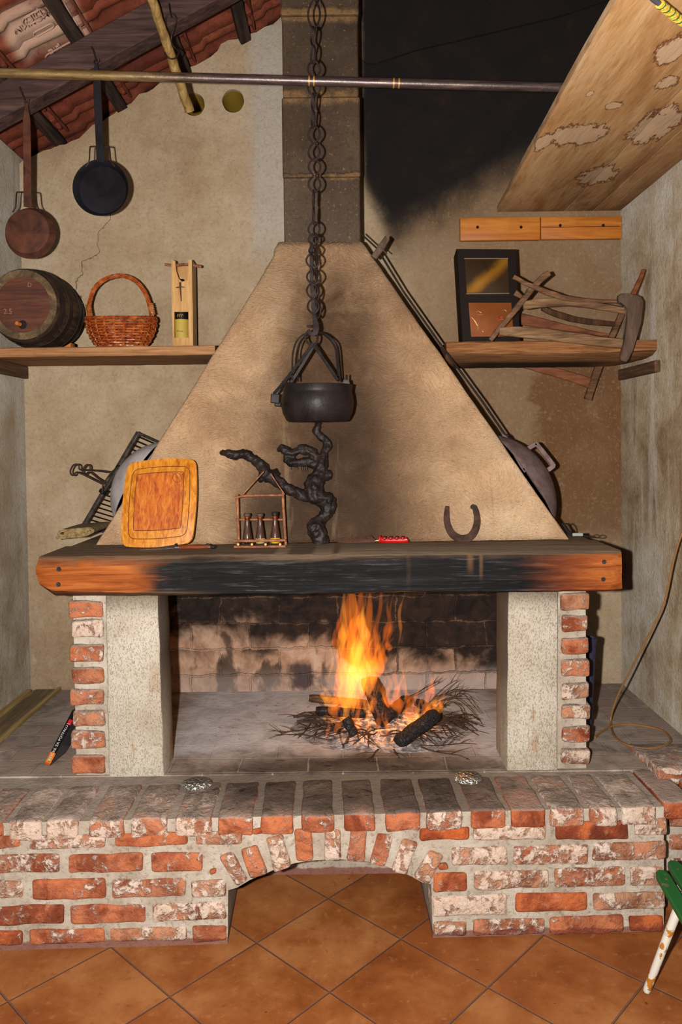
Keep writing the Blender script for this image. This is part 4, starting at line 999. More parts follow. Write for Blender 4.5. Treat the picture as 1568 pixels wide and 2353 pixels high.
# bunched end of the chain: two hanging loops
for (cx, y0, y1, w, ang, dy, ti) in ((720, 537, 588, 25, .35, -.006, 3), (721, 538, 600, 22, 1.0, .014, -2), (719, 580, 655, 31, .05, -.014, 3), (722, 592, 660, 22, 1.2, .012, 0), (717, 650, 722, 26, .2, -.008, 4), (726, 652, 730, 22, .9, .012, 6)):
    link(cx, y0, y1, w, ang, Y=YC + dy, tilt=ti)
bm = bmn(); hp = [(717, 541, 0), (716, 560, 0), (716, 640, .002), (720, 690, .002), (723, 730, 0), (726, 745, -.004)]
sweep(bm, [P(x, y, YC + .004 + q) for x, y, q in hp], [m(w, YC) for w in (7, 8, 8, 9, 9, 13)], .006, (0, -1, 0), .0006)
sweep(bm, [P(x, y, YC + q) for x, y, q in ((726, 742, 0), (727, 755, -.004), (725, 765, -.006), (719, 768, -.004), (712, 766, .0), (709, 758, .004))], [m(w, YC) for w in (13, 14, 13, 11, 9, 7)], .006, (0.1, -1, 0))
tube(bm, [P(705, 749, YC - .01), P(712, 750, YC - .01), P(722, 749, YC)], [.004, .006, .005], 8)
obj('pot_hook', bm, m_chain, ch)

YP = 3.045
pc = P(730, 924, YP); rr = m(83.5, YP)
pot = thing('cauldron', 'black cast iron cauldron hanging from the chain in front of the hood', 'cauldron', V((pc.x, pc.y, P(730, 968, YP).z)))
z_ = lambda py: P(730, py, YP - .13).z
zr, zn, zbv, zbt = z_(880), z_(897), z_(921), z_(967)
prof_ = [(.001, zbt + .003), (rr * .80, zbt), (rr * .86, zbt + .006), (rr * .955, zbt + .032), (rr * 1.0, zbv - .012), (rr * 1.0, zbv + .006), (rr * .965, zn - .006), (rr * .945, zn), (rr * .95, zn + .006), (rr * .975, zr - .003), (rr * .985, zr), (rr * .95, zr), (rr * .92, zn), (rr * .95, zbv), (rr * .8, zbt + .012), (.001, zbt + .012)]
bm = bmn(); lathe(bm, [(r, z - pc.z) for r, z in prof_], pc, 'Z', 64, capends=False); bmesh.ops.remove_doubles(bm, verts=bm.verts, dist=.0004)
# sprung-up lip at the left
for v in bm.verts:
    d = v.co - pc
    if v.co.z > zn + .003 and d.x < -.06: v.co.z += .014 * ((-d.x - .06) / (rr - .06)) ** 1.5 * 1.2
obj('pot_body', bm, m_pot, pot)
bm = bmn(); sweep(bm, [P(656, 884, YP - .02), P(658, 872, YP - .02), P(661, 867, YP - .02)], [.03, .026, .012], .008, (0, -1, 0)); obj('lug', bm, m_pot, pot)
bm = bmn(); sweep(bm, [P(796, 884, YP - .02), P(796, 873, YP - .02)], [.03, .024], .008, (0, -1, 0)); tube(bm, [P(797, 874, YP - .02), P(797, 861, YP - .02)], .004, 8); obj('lug', bm, m_pot, pot)
for pts, r in (([(672, 874, .0), (672, 845, 0), (673, 815, 0), (680, 788, 0), (692, 773, 0), (705, 766, 0), (716, 764, -.02)], .0034),
               ([(686, 877, .05), (685, 845, .05), (685, 810, .05), (692, 785, .04), (704, 771, .02), (716, 766, 0)], .0034),
               ([(782, 876, 0), (779, 840, 0), (775, 800, 0), (768, 784, 0), (750, 769, 0), (737, 764, -.01), (728, 762, -.03)], .0036),
               ([(779, 874, .05), (775, 838, .05), (771, 802, .05), (763, 786, .04), (748, 771, .02), (731, 763, 0)], .0034)):
    bm = bmn(); tube(bm, smoothpath([P(x, y, YP - .02 + q) for x, y, q in pts], 4), r, 8); obj('bail_wire', bm, m_iron, pot)
bm = bmn(); tube(bm, smoothpath([P(x, y, YP - .03) for x, y in ((708, 762), (702, 772), (704, 783), (711, 791), (719, 794), (726, 790), (730, 780), (729, 768), (726, 763))], 4), .0042, 8); obj('bail_ring', bm, m_iron, pot)
for pts, w in (([(720, 789, -.03), (690, 829, -.05), (655, 876, -.09), (630, 905, -.11)], 7), ([(723, 792, -.02), (705, 822, -.02), (683, 858, -.02), (668, 880, -.01)], 7), ([(718, 791, -.03), (735, 812, -.04), (756, 842, -.05), (777, 874, -.06)], 7), ([(722, 788, 0), (742, 818, .0), (764, 852, .02), (781, 877, .03)], 5)):
    bm = bmn(); sweep(bm, [P(x, y, YP + q) for x, y, q in pts], m(w, YP), .006, (0.2, -1, 0), .0008); obj('hanger_bar', bm, m_iron, pot)
bm = bmn(); c = P(633, 916, YP - .11); obox(bm, c, (.034, .02, .036), (1, .1, -.08), (0, 1, 0), (.08, 0, 1), .003); c = P(639, 929, YP - .07); obox(bm, c, (.026, .018, .018), (1, .1, -.05), (0, 1, 0), (.05, 0, 1), .003)
tube(bm, [P(642, 905, YP - .11), P(652, 885, YP - .09)], .004, 6); obj('clamp', bm, m_iron, pot)

# ---- twisted black root standing on the mantel
def rootpath(bm, pts, k=5, seed=0):
    path = smoothpath([PH(x, y, m(r, 3.1) * .75 + .012 + (q[0] if q else 0)) for x, y, r, *q in pts], k)
    rs = lerplist([m(r, 3.1) for x, y, r, *q in pts], k)
    tube(bm, path, rs, 14, jit=.28, seed=seed)
bm = bmn()
rootpath(bm, [(734, 968, 8), (731, 978, 9), (728, 990, 9), (733, 1000, 9), (745, 1006, 10), (752, 1016, 10), (750, 1030, 10), (745, 1046, 10), (742, 1056, 13), (739, 1070, 15), (735, 1084, 15), (728, 1100, 20), (722, 1120, 24), (724, 1136, 23), (738, 1146, 20), (752, 1150, 19), (756, 1163, 18), (750, 1178, 16), (741, 1189, 13), (734, 1199, 16), (726, 1208, 20), (729, 1222, 22), (735, 1236, 20), (738, 1252, 17)], seed=1)
rootpath(bm, [(724, 1128, 18), (708, 1136, 16), (694, 1138, 14), (676, 1130, 13), (656, 1119, 12), (640, 1108, 12), (626, 1098, 14), (611, 1087, 15), (603, 1072, 14), (592, 1061, 12), (578, 1051, 11), (562, 1042, 10), (545, 1045, 11), (530, 1044, 11), (516, 1039, 8), (506, 1041, 3)], seed=2)
rootpath(bm, [(606, 1084, 12), (603, 1096, 12), (606, 1102, 10)], seed=3)
rootpath(bm, [(627, 1082, 9), (634, 1094, 12)], seed=3)
rootpath(bm, [(741, 1062, 13), (727, 1050, 11), (715, 1038, 11), (698, 1033, 12), (684, 1036, 10), (672, 1042, 10), (660, 1037, 11), (648, 1030, 10), (637, 1035, 4)], seed=4)
rootpath(bm, [(741, 1068, 13), (725, 1067, 12), (706, 1061, 11), (688, 1063, 10), (672, 1062, 10), (660, 1056, 9), (656, 1046, 6)], seed=5)
rootpath(bm, [(737, 1098, 13), (752, 1092, 11), (764, 1092, 9)], seed=6)
root = obj('vine_root', bm, m_root); tag(root, 'twisted black vine root standing on the mantel under the cauldron', 'root')
rm = root.modifiers.new('merge', 'REMESH'); rm.mode = 'VOXEL'; rm.voxel_size = .004; rm.use_smooth_shade = True
tx = bpy.data.textures.new('gnarl', 'CLOUDS'); tx.noise_scale = .022; dm = root.modifiers.new('gnarl', 'DISPLACE'); dm.texture = tx; dm.strength = .016; dm.mid_level = .5; dm.texture_coords = 'LOCAL'
bm = bmn()
for x, y in ((684, 1074), (692, 1075), (697, 1076), (706, 1075), (701, 1074), (668, 1071)):
    tube(bm, [PH(x, y - 4, .02), PH(x + 1, y + 4, .018), PH(x + 2, y + rnd.uniform(6, 12), .015)], [.0018, .0014, .0005], 5)
obj('root_hair', bm, m_root, root)['kind'] = 'stuff'

# ---- twig rack with three little oil bottles
YR = 3.045
rk = thing('bottle_rack', 'small rack of brown twigs standing on the mantel holding oil bottles', 'rack', V((P(600, 1250, YR).x, YR, ZM)))
def R3(x, y, q=0): 
    p = P(x, y, YR + q); return p
def twig(name, pts, r, par, mat=None, k=4, seed=0, cut=True):
    bm = bmn(); tube(bm, smoothpath(pts, k), m(r, YR), 10, jit=.12, seed=seed, mi=0)
    return obj(name, bm, mat or m_twig, par)
twig('upright', [R3(545, 1136, .02), R3(547, 1190, .018), R3(549, 1240, .015)], 3.4, rk); twig('upright', [R3(650, 1132, .02), R3(653, 1190, .018), R3(657, 1253, .015)], 3.4, rk)
twig('crossbar', [R3(540, 1144, .013), R3(560, 1140, .012), R3(600, 1138.5, .012), R3(651, 1138, .012)], 2.8, rk)
twig('crossbar', [R3(541, 1194, .03), R3(600, 1194, .032), R3(655, 1194, .03)], 2.4, rk)
twig('front_rail', [R3(538, 1243, -.03), R3(600, 1242.5, -.03), R3(657, 1241, -.03)], 3.3, rk)
twig('bottom_rail', [R3(538, 1256.5, -.045), R3(600, 1256.5, -.045), R3(657, 1255.5, -.045)], 2.8, rk)
for x in (547.5, 579, 610.5, 644):
    a = R3(x, 1251, -.052); bm = bmn(); tube(bm, [a, V((a.x, a.y + .09, a.z))], m(3, YR), 10); dw = obj('dowel', bm, m_twig, rk)
    bm = bmn(); tube(bm, [a + V((0, -.0012, 0)), a + V((0, .002, 0))], m(2.85, YR), 10); obj('cut_end', bm, m_twigcut, dw)
twig('hanger_twig', [R3(555, 1140, .012), R3(580, 1112, .02), R3(606, 1084, .03)], 1.6, rk); twig('hanger_twig', [R3(622, 1088, .0), R3(638, 1112, .005), R3(654, 1136, .012)], 1.4, rk)
for x, ytop, cap, oil, lab in ((569, 1181, m_cork, m_darkb, 'small brown glass bottle with a tan stopper, first in the twig rack'), (598.5, 1182, m_cork, m_clearb, 'small brown glass bottle over pale cloudy oil, middle of the twig rack'), (633, 1179, m_iron, m_oil, 'small brown glass bottle with bright yellow oil at its foot')):
    Yb = YR - .002; c = P(x, 1252, Yb); c.z = ZM + .0115; k = m(1, Yb)
    bt = thing('oil_bottle', lab, 'bottle', c, 'oil bottles in the twig rack')
    H_ = (1250.5 - ytop) * k; hz = lambda f: f * H_
    bm = bmn(); lathe(bm, [(.001, hz(.17)), (11.3 * k, hz(.17)), (10.8 * k, hz(.24)), (9 * k, hz(.40)), (7 * k, hz(.58)), (6 * k, hz(.72)), (5.6 * k, hz(.8)), (.001, hz(.8))], c, 'Z', 24, capends=False); obj('glass_body', bm, m_brownglass, bt)
    bm = bmn(); lathe(bm, [(.001, 0), (9.6 * k, 0), (11.2 * k, hz(.04)), (11.6 * k, hz(.12)), (11.2 * k, hz(.172)), (.001, hz(.172))], c, 'Z', 24, capends=False); obj('oil', bm, oil, bt)
    bm = bmn()
    for f in (.80, .845): lathe(bm, [(5.4 * k, hz(f)), (6.6 * k, hz(f + .012)), (6.6 * k, hz(f + .03)), (5.4 * k, hz(f + .042))], c, 'Z', 20)
    obj('neck_ring', bm, m_copper, bt)
    bm = bmn(); lathe(bm, [(6 * k, hz(.885)), (7.8 * k, hz(.9)), (8 * k, hz(.98)), (7.2 * k, hz(1)), (.001, hz(1))], c, 'Z', 20); obj('stopper', bm, cap, bt)

# ---- cutting board leaning on the hood
bl, br, tl, tr = P(279, 1256, 3.02), P(442, 1247, 3.02), P(293, 1064, 3.118), P(449, 1058.5, 3.112)
zmn = ZM + .002
tr = tl + br - bl
def bpt(s, t, off=0):
    q = bl * (1 - s) * (1 - t) + br * s * (1 - t) + tl * (1 - s) * t + tr * s * t; return q + bn * off
bn = (br - bl).cross(tl - bl).normalized()
if bn.y > 0: bn = -bn
def bulge(ins, rc, bow):
    """outline in board coords (u right, v up, 0..1) with bowed sides and rounded corners"""
    pts = []; e0, e1 = ins, 1 - ins
    cs = [(e0, e0), (e1, e0), (e1, e1), (e0, e1)]
    for i in range(4):
        a, b = V(cs[i] + (0,)), V(cs[(i + 1) % 4] + (0,)); dr = (b - a).normalized(); out = V((dr.y, -dr.x, 0)); L = (b - a).length
        nx_ = V(cs[(i + 2) % 4] + (0,)) - b; nx_.normalize()
        for k in range(1, 16):
            t = rc / L + (1 - 2 * rc / L) * (k - 1) / 14; pts.append(a + dr * (L * t) + out * bow * (math.sin(PI * (.02 + .96 * t))))
        for k in range(1, 5):
            th = k / 5 * PI / 2; pts.append(b - dr * rc * (1 - math.sin(th)) + nx_ * rc * (1 - math.cos(th)))
    return pts
cbd = thing('cutting_board', 'honey-coloured wooden cutting board with a carved juice groove leaning on the hood', 'cutting board', V(((bl.x + br.x) / 2, 3.02, zmn)))
bm = bmn(); prism(bm, [bpt(q.x, q.y) for q in bulge(.005, .06, .035)], -bn * .018, .004); obj('board', bm, m_board, cbd)
bm = bmn(); f = bulge(.17, .03, .012); prism(bm, [bpt(q.x - .01, q.y + .015, .0006) for q in f], -bn * .004); obj('carved_field', bm, m_boardmid, cbd)
for ins, rc, bow in ((.09, .07, .02), (.165, .02, .012)):
    bm = bmn(); tube(bm, [bpt(q.x - (.01 if ins > .1 else 0), q.y + (.015 if ins > .1 else 0), .0004) for q in bulge(ins, rc, bow)], .0016, 6, closed=True); obj('juice_groove', bm, m_groove, cbd)
bm = bmn(); ov = lambda t, a, b: bpt(.735 + a * math.cos(t) * .9 + b * math.sin(t) * .55, .785 + b * math.sin(t) - a * math.cos(t) * .55, .0006)
tube(bm, [ov(q * PI / 14, .062, .048) for q in range(28)], .0011, 6, closed=True)
for x in (-.03, -.012, .006, .026): tube(bm, smoothpath([bpt(.735 + x, .785 + .03 - x, .0006), bpt(.745 + x, .785 - x, .0006), bpt(.75 + x, .785 - .03 - x, .0006)], 3), .0009, 5)
obj('burnt_mark', bm, m_groove, cbd)
# ---- carving knife lying in front of the board
kn = thing('carving_knife', 'carving knife with a brown wooden handle lying before the cutting board', 'knife', V((P(410, 1253, 2.93).x, 2.93, ZM)))
K = lambda x, dz=0, q=0: V((P(x, 1254, 2.95).x, 2.95 + q, ZM + dz))
bm = bmn(); tube(bm, [K(412, .010), K(418, .011), K(435, .012), K(455, .011), K(472, .0115), K(484, .011)], [.008, .0085, .0095, .009, .0095, .007], 14, flat=(1, 1.1, .95)); hnd = obj('handle', bm, m_knifewood, kn)
bm = bmn(); tube(bm, [K(470, .017), K(477, .019), K(484, .018)], [.003, .006, .003], 10); tube(bm, [K(484, .011), K(493, .011), K(496, .011)], [.007, .0075, .004], 12); obj('pommel', bm, m_iron, hnd)
bm = bmn(); tube(bm, [K(403, .010), K(413, .010)], [.0065, .0075], 12); obj('ferrule', bm, m_steel, kn)
bm = bmn(); sweep(bm, [K(405, .009), K(380, .006), K(350, .004), K(335, .005, -.004), K(322, .003, -.01)], [.010, .009, .007, .005, .001], .004, (0, -.35, 1)); obj('blade', bm, m_steel, kn)
bm = bmn(); prism(bm, [K(404, .02, .015), K(404, .004, .015), K(372, .004, .015), K(345, .006, .015)], (0, .003, 0)); tube(bm, [K(401, .018, .012), K(405, .021, .012)], .005, 8); obj('guard', bm, m_iron, kn)

# ---- horseshoe
hs = [(1028, 1163), (1027, 1178), (1027, 1195), (1031, 1212), (1040, 1227), (1053, 1236), (1066, 1238), (1080, 1234), (1090, 1222), (1096, 1206), (1097, 1190), (1094, 1174), (1090, 1163)]
wd = [9, 12, 14, 16, 17, 18, 18, 18, 17, 16, 15, 13, 10]
n_h = V((0, -(hz1 - hz0), (hy1 - hy0))).normalized()
bm = bmn(); path = smoothpath([PH(x, y, .012) for x, y in hs], 5); sweep(bm, path, [m(w, 3.13) for w in lerplist(wd, 5)], .011, n_h, .0012, 5)
shoe = obj('horseshoe', bm, m_shoe); tag(shoe, 'rusty horseshoe standing open end up on the mantel', 'horseshoe')
for x, y in ((1026, 1185), (1029, 1202), (1036, 1217), (1095, 1198), (1091, 1213), (1095, 1183), (1083, 1227)):
    p = PH(x, y, .018); bm = bmn(); tube(bm, [p, p + n_h * .0008], .0026, 8); obj('nail_hole', bm, m_iron, shoe)
bm = bmn(); p = PH(1088, 1165, .016); lathe(bm, [(.001, -.012), (.011, -.012), (.011, .006), (.001, .008)], p, 'Y', 12, capends=False); obj('heel_calk', bm, m_iron, shoe)
# ---- brush with a red grip
bs = thing('hearth_brush', 'small brown bristle brush with a red plastic grip lying on the mantel', 'brush', V((P(870, 1245, 3.08).x, 3.08, ZM)))
Bq = lambda x, dz, q=0: V((P(x, 1245, 3.08).x, 3.08 + q, ZM + dz))
bm = bmn(); tube(bm, [Bq(871, .016), Bq(873, .016), Bq(876, .014), Bq(890, .012), Bq(910, .012), Bq(928, .012), Bq(936, .013), Bq(938, .016)], [.016, .017, .012, .0115, .0115, .012, .013, .008], 16, flat=(1, .8, 1)); obj('grip', bm, m_red, bs)
bm = bmn()
for k in range(4): lathe(bm, [(.001, -.008), (.008, -.005), (.0095, 0), (.008, .005), (.001, .008)], Bq(884 + k * 14, .021, -.003), 'X', 12, capends=False)
obj('finger_ridge', bm, m_redd, bs)
bm = bmn(); tube(bm, [Bq(873, .012), Bq(850, .010), Bq(800, .008)], .003, 8); obj('rod', bm, m_twigcut, bs)
bm = bmn()
for k in range(150):
    f = rnd.random(); x = 790 + 74 * f; h = .008 + .016 * f; a = Bq(x, .008 + .006 * f, rnd.uniform(-.012, .008)); tip = a + V((-.024 + .02 * rnd.random() * f, rnd.uniform(-.012, .012), rnd.uniform(-.004, h)))
    tube(bm, [a, (a + tip) / 2 + V((0, 0, .002)), tip], [.0016, .0012, .0004], 4)
tube(bm, [Bq(788, .006), Bq(815, .010), Bq(840, .012), Bq(862, .012)], [.003, .008, .009, .008], 10, jit=.3)
br_ = obj('bristles', bm, m_bristle, bs); br_['kind'] = 'stuff'

# ---- left end of the mantel: folded sack, grill, pale dome
YG = 3.60
roll = smoothpath([P(x, y, 3.3) for x, y in ((128, 1263), (150, 1258), (185, 1253), (207, 1240), (214, 1231), (208, 1222), (190, 1222), (160, 1228), (143, 1229), (136, 1238), (137, 1248), (150, 1253), (180, 1248), (200, 1239), (203, 1232), (192, 1231), (165, 1236), (150, 1241), (158, 1245), (180, 1240), (193, 1236))], 6)
zlow = min(q.z for q in roll); dz = ZM + .008 - zlow
roll = [q + V((0, 0, dz * max(0, 1 - (q.z - zlow) / .1))) for q in roll]
bm = bmn(); n = len(roll); rings = []
for i, q in enumerate(roll):
    d = (roll[min(i + 1, n - 1)] - roll[max(i - 1, 0)]).normalized(); s_ = V((-d.z, 0, d.x)) * .0055
    rings.append([bm.verts.new(q + s_ * a + V((.16 * 0 + .06 * c * 0, .24 * c, 0)) + noise.noise_vector(q * 30 + V((0, c, 0))) * .003) for c, a in ((0, 1), (.5, 1), (1, 1), (1, -1), (.5, -1), (0, -1))])
for c, d in zip(rings, rings[1:]):
    for k in range(6): bm.faces.new((c[k], c[(k + 1) % 6], d[(k + 1) % 6], d[k]))
bm.faces.new(rings[0]); bm.faces.new(rings[-1])
tag(obj('folded_sack', bm, m_burlap, angle=60), 'rolled olive burlap sack lying on the mantel below the grill', 'sack')
g0, g1 = P(190, 1211, YG), P(318, 993, YG); gd = (g1 - g0); gl = gd.length; gd.normalize()
gx = V((.62, .78, -.12)); gx = (gx - gd * gx.dot(gd)).normalized(); gn = gd.cross(gx).normalized()
gr = thing('barbecue_grill', 'black steel barbecue grill leaning against the wall beside the hood', 'grill', V((g0.x, g0.y, ZM)))
bm = bmn(); sweep(bm, [g0, g0 + gd * gl * .5, g1], m(11, YG), .012, gx, .0008); bar = obj('frame_bar', bm, m_grill, gr)
bm = bmn()
for k in range(22):
    q = g0 + gd * gl * (.04 + .92 * k / 21) - gx * .0065; lathe(bm, [(.0045, 0), (.0035, -.003), (.001, -.0036)], q, (gd, gn, gx), 8)
rv = obj('rivet_row', bm, m_grill, bar)
GW = .20
bm = bmn(); sweep(bm, [g1 - gd * .006, g1 - gd * .006 + gx * GW], m(9, YG), .01, gd, .0006); obj('frame_bar', bm, m_grill, gr)
bm = bmn(); sweep(bm, [g0 + gd * .006, g0 + gd * .006 + gx * GW], m(9, YG), .01, gd, .0006); obj('frame_bar', bm, m_grill, gr)
bm = bmn(); sweep(bm, [g0 + gx * GW, g1 + gx * GW], m(9, YG), .01, gx, .0006); obj('frame_bar', bm, m_grill, gr)
for k in range(22):
    q = g0 + gd * gl * (.04 + .92 * k / 21); bm = bmn(); tube(bm, [q, q + gx * GW], .0026, 7); obj('grill_rod', bm, m_iron, gr)
def G(x, y, q=0): return P(x, y, YG + q)
for q, dx in ((-.02, 0), (.045, 26)):
    if dx == 0: pts = [(256, 1085), (235, 1082), (205, 1080), (184, 1079), (182, 1070), (176, 1067), (168, 1070), (162, 1082), (164, 1090), (170, 1092), (178, 1085), (205, 1097), (235, 1112)]
    else: pts = [(247, 1085), (225, 1082), (209, 1080), (207, 1071), (201, 1068), (194, 1073), (190, 1082), (192, 1090), (198, 1089), (207, 1085), (226, 1099), (246, 1111)]
    bm = bmn(); tube(bm, smoothpath([G(x, y, q) for x, y in pts], 4), .0042, 8); obj('grip_wire', bm, m_wire, gr)
bm = bmn(); tube(bm, smoothpath([G(275, 1072, -.02), G(258, 1084, -.02), G(246, 1100, -.02), G(237, 1114, -.02), G(236, 1128, -.02)], 4), .004, 8); obj('grip_wire', bm, m_wire, gr)
for x, y in ((276, 1074), (237, 1130)):
    bm = bmn(); c = G(x, y); obox(bm, c, (.03, .03, .02), gx, gn, gd, .004); obj('hinge_clip', bm, m_iron, gr)
def dome(name, cx, cz, a, h, nrm, Y, mat, lab, handle=None):
    nrm = V(nrm).normalized(); e1 = V((0, 1, 0)); e2 = nrm.cross(e1).normalized(); c = V((cx, Y, cz)); R = (a * a + h * h) / (2 * h)
    t = thing(name, lab, 'lid', c, 'domed baking lids leaning on the hood')
    pr = []; 
    for k in range(13):
        th = math.asin(a / R) * (1 - k / 12); pr.append((max(R * math.sin(th), .0006), R * math.cos(th) - (R - h)))
    bm = bmn(); lathe(bm, [(a * .97, -.004), (a * 1.01, -.004)] + [(pr[0][0] * 1.005, pr[0][1])] + pr[1:], c, (e1, e2, nrm), 48, capends=False); obj('dome', bm, mat, t)
    return t, c, e1, e2, nrm, R
sn_r = V((.835, 0, .55)); sn_l = V((-.8627, 0, .5055))
xr_at = lambda z: hx1 + (hX1 - hx1) * (z - hz0) / (hz1 - hz0); xl_at = lambda z: hx0 + (hX0 - hx0) * (z - hz0) / (hz1 - hz0)
zc = P(1234, 1100, 3.42).z
t, c, e1, e2, nn, R = dome('baking_lid', xr_at(zc) + .018, zc, 0.238, .112, sn_r, 3.42, m_dome, 'large grey iron baking lid with a loop handle on the right slope of the hood')
apex = c + nn * .112; hd_ = e2 if e2.z > 0 else -e2
q0 = apex + hd_ * .075 - nn * .012 ; q1 = apex - hd_ * .012 - nn * .002
bm = bmn(); q0 = q0 + hd_ * .02; q1 = q1 - hd_ * .02 - nn * .003; pth = [q0, q0 + nn * .036 - hd_ * .002, q0 + nn * .042 - hd_ * .012, q1 + nn * .044 + hd_ * .012, q1 + nn * .036, q1]
sweep(bm, smoothpath(pth, 3), .02, .009, V((0, 1, 0)).cross(hd_) if False else V((0, 1, 0)), .0006); obj('lid_handle', bm, m_dome, t)
zc = P(312, 1105, 3.36).z
dome('baking_lid', xl_at(zc) - .016, zc, .195, .10, sn_l, 3.36, m_dome_l, 'pale grey baking lid leaning on the left slope behind the cutting board')
# ---- long iron poker on the right slope
YK = 3.40
pk = thing('iron_poker', 'long thin black iron poker with a wooden crosspiece leaning along the hood edge', 'poker', P(1204, 1085, YK))
pth = [P(x, y, YK) for x, y in ((830, 537), (868, 572), (876, 586), (927, 669), (1007, 783), (1053, 846), (1110, 924), (1160, 997), (1168, 1003), (1206, 1062))]
bm = bmn(); tube(bm, pth, [m(w, YK) for w in (2, 2, 2.4, 2.4, 2.4, 2.6, 2.6, 2.6, 2.6, 2.6)], 8, jit=.1); obj('rod', bm, m_iron, pk)
bm = bmn(); tube(bm, smoothpath([P(x, y, YK) for x, y in ((1166, 1000), (1206, 1063), (1209, 1075), (1207, 1084), (1200, 1076), (1180, 1040), (1155, 997))], 4), .0042, 8)
sweep(bm, [P(1158, 1000, YK), P(1180, 1035, YK), P(1203, 1076, YK)], m(10, YK), .003, (0, -1, 0)); obj('blade', bm, m_greywood if False else m_dome, pk)
bm = bmn(); sweep(bm, [P(859, 593, YK - .01), P(876, 568, YK - .01), P(891, 546, YK - .01)], [m(15, YK), m(16, YK), m(13, YK)], .024, (0, -1, 0), .003, 2); tube(bm, [P(868, 560, YK - .025), P(886, 580, YK - .025), P(890, 583, YK - .02)], .003, 6); obj('crosspiece', bm, m_greywood, pk)
# ---- little scissors-like tool at the right foot of the hood
tl_ = thing('kitchen_scissors', 'dark scissors with one pale grip lying at the foot of the hood', 'scissors', V((P(1320, 1234, 3.25).x, 3.25, ZM)))
S = lambda x, y, q=0: P(x, y, 3.25 + q)
bm = bmn(); tube(bm, smoothpath([S(1298, 1208), S(1299, 1204), S(1304, 1204), S(1310, 1211), S(1313, 1221), S(1312, 1225), S(1307, 1220), S(1301, 1213)], 4, True), .0028, 8, closed=True); obj('finger_ring', bm, m_iron, tl_)
bm = bmn(); sweep(bm, [S(1292, 1202), S(1302, 1218), S(1314, 1230)], [.008, .012, .01], .006, (0, -1, 0)); sweep(bm, [S(1312, 1229), S(1330, 1231), S(1350, 1233), S(1362, 1235)], [.008, .009, .008, .003], .005, (0, -1, .2)); obj('blade', bm, m_iron, tl_)
bm = bmn(); a = S(1316, 1235, -.02); b = S(1340, 1235.5, -.02); a.z = b.z = ZM + .008; tube(bm, [a, a + (b - a) * .05, b - (b - a) * .05, b], [.005, .0075, .0075, .005], 12); obj('grip', bm, m_palegrey, tl_)
bm = bmn(); tube(bm, smoothpath([S(1362, 1234), S(1370, 1229), S(1378, 1231), S(1379, 1235), S(1370, 1236)], 4, True), .0022, 8, closed=True); obj('finger_ring', bm, m_wire, tl_)

# ================================================================== left shelf
YS = 3.44
zs1 = P(250, 796, YS).z; zs0 = zs1 - .042
bm = bmn(); N_ = 30
def shelfmesh(x0, x1, ya, yb, z0, z1, amp=.004, fn=None):
    bm = bmn(); R_ = []
    for i in range(N_ + 1):
        x = x0 + (x1 - x0) * i / N_; w = amp * noise.noise(V((x * 4, 2, 1))); e = .004
        sec = [(ya + w + e, z0), (ya + w, z0 + e), (ya + w * .6, z1 - e), (ya + w + e, z1), (yb, z1), (yb, z0)]
        if fn: sec = [fn(x, y, z) for y, z in sec]
        R_.append([bm.verts.new(V((x, y, z)) + noise.noise_vector(V((x, y, z)) * 22) * .0016) for y, z in sec])
    for c, d in zip(R_, R_[1:]):
        for k in range(6): bm.faces.new((c[k], c[(k + 1) % 6], d[(k + 1) % 6], d[k]))
    bm.faces.new(R_[0]); bm.faces.new(R_[-1]); return bm
xs1 = P(494, 800, YS).x
tag(obj('wooden_shelf', shelfmesh(XL + .001, xs1, YS, YB - .001, zs0, zs1), m_shelf), 'rough pale wooden shelf plank between the left wall and the hood carrying a barrel', 'shelf')
bm = bmn(); box(bm, (XL + .0005, 3.40, zs0 - .062), (XL + .024, YB - .001, zs0 - .0005), .003); tag(obj('shelf_cleat', bm, m_cleat), 'dark wooden cleat on the left wall under the barrel shelf', 'cleat', 'shelf cleats on the side walls')
# ---- barrel
cB = P(51, 700, 3.38); rB = m(80, 3.38); zc = zs1 + rB * 1.155 + .002; cB.z = zc
ba = thing('wooden_barrel', 'small dark wooden barrel lying on the left shelf with its head to the room', 'barrel', V((cB.x, 3.55, zs1)))
Lb = .345; ax_ = V((.02, 1, 0)).normalized(); ex = V((1, -.02, 0)).normalized()
def rad(t): return rB * (1 + .155 * math.sin(PI * t) ** .9)
bm = bmn(); pr = [(rB * .86, .018), (rB * .86, .001), (rB * .985, 0), (rB, .002)] + [(rad(k / 20), Lb * k / 20) for k in range(1, 20)] + [(rB, Lb), (rB * .86, Lb), (rB * .86, Lb - .018)]
lathe(bm, pr, cB, (ex, UZ, ax_), 56, capends=False)
for v in bm.verts:
    d = v.co - cB; th = math.atan2(d.z, d.dot(ex)); k = round(th / (2 * PI) * 22)
    if abs(th / (2 * PI) * 22 - k) > .42 and d.length > rB * .9: v.co -= (d - ax_ * d.dot(ax_)).normalized() * .0014
obj('staves', bm, m_barrel, ba)
bm = bmn(); lathe(bm, [(rB * .8, .0), (rB * .995, -.0005), (rB * .998, .004), (rB * .8, .010)], cB, (ex, UZ, ax_), 56, capends=False); obj('chime', bm, m_barrelrim, ba)
bm = bmn(); lathe(bm, [(.001, .012), (rB * .84, .012), (rB * .84, .02)], cB, (ex, UZ, ax_), 48, capends=False)
head = obj('barrel_head', bm, m_barrelhead, ba)
bm = bmn()
for z in (.058, .018):
    w = math.sqrt((rB * .82) ** 2 - z * z); obox(bm, cB + ax_ * .0116 + UZ * z, (2 * w, .0008, .0012), ex, ax_, UZ)
obj('plank_seam', bm, m_barrelrim, head)
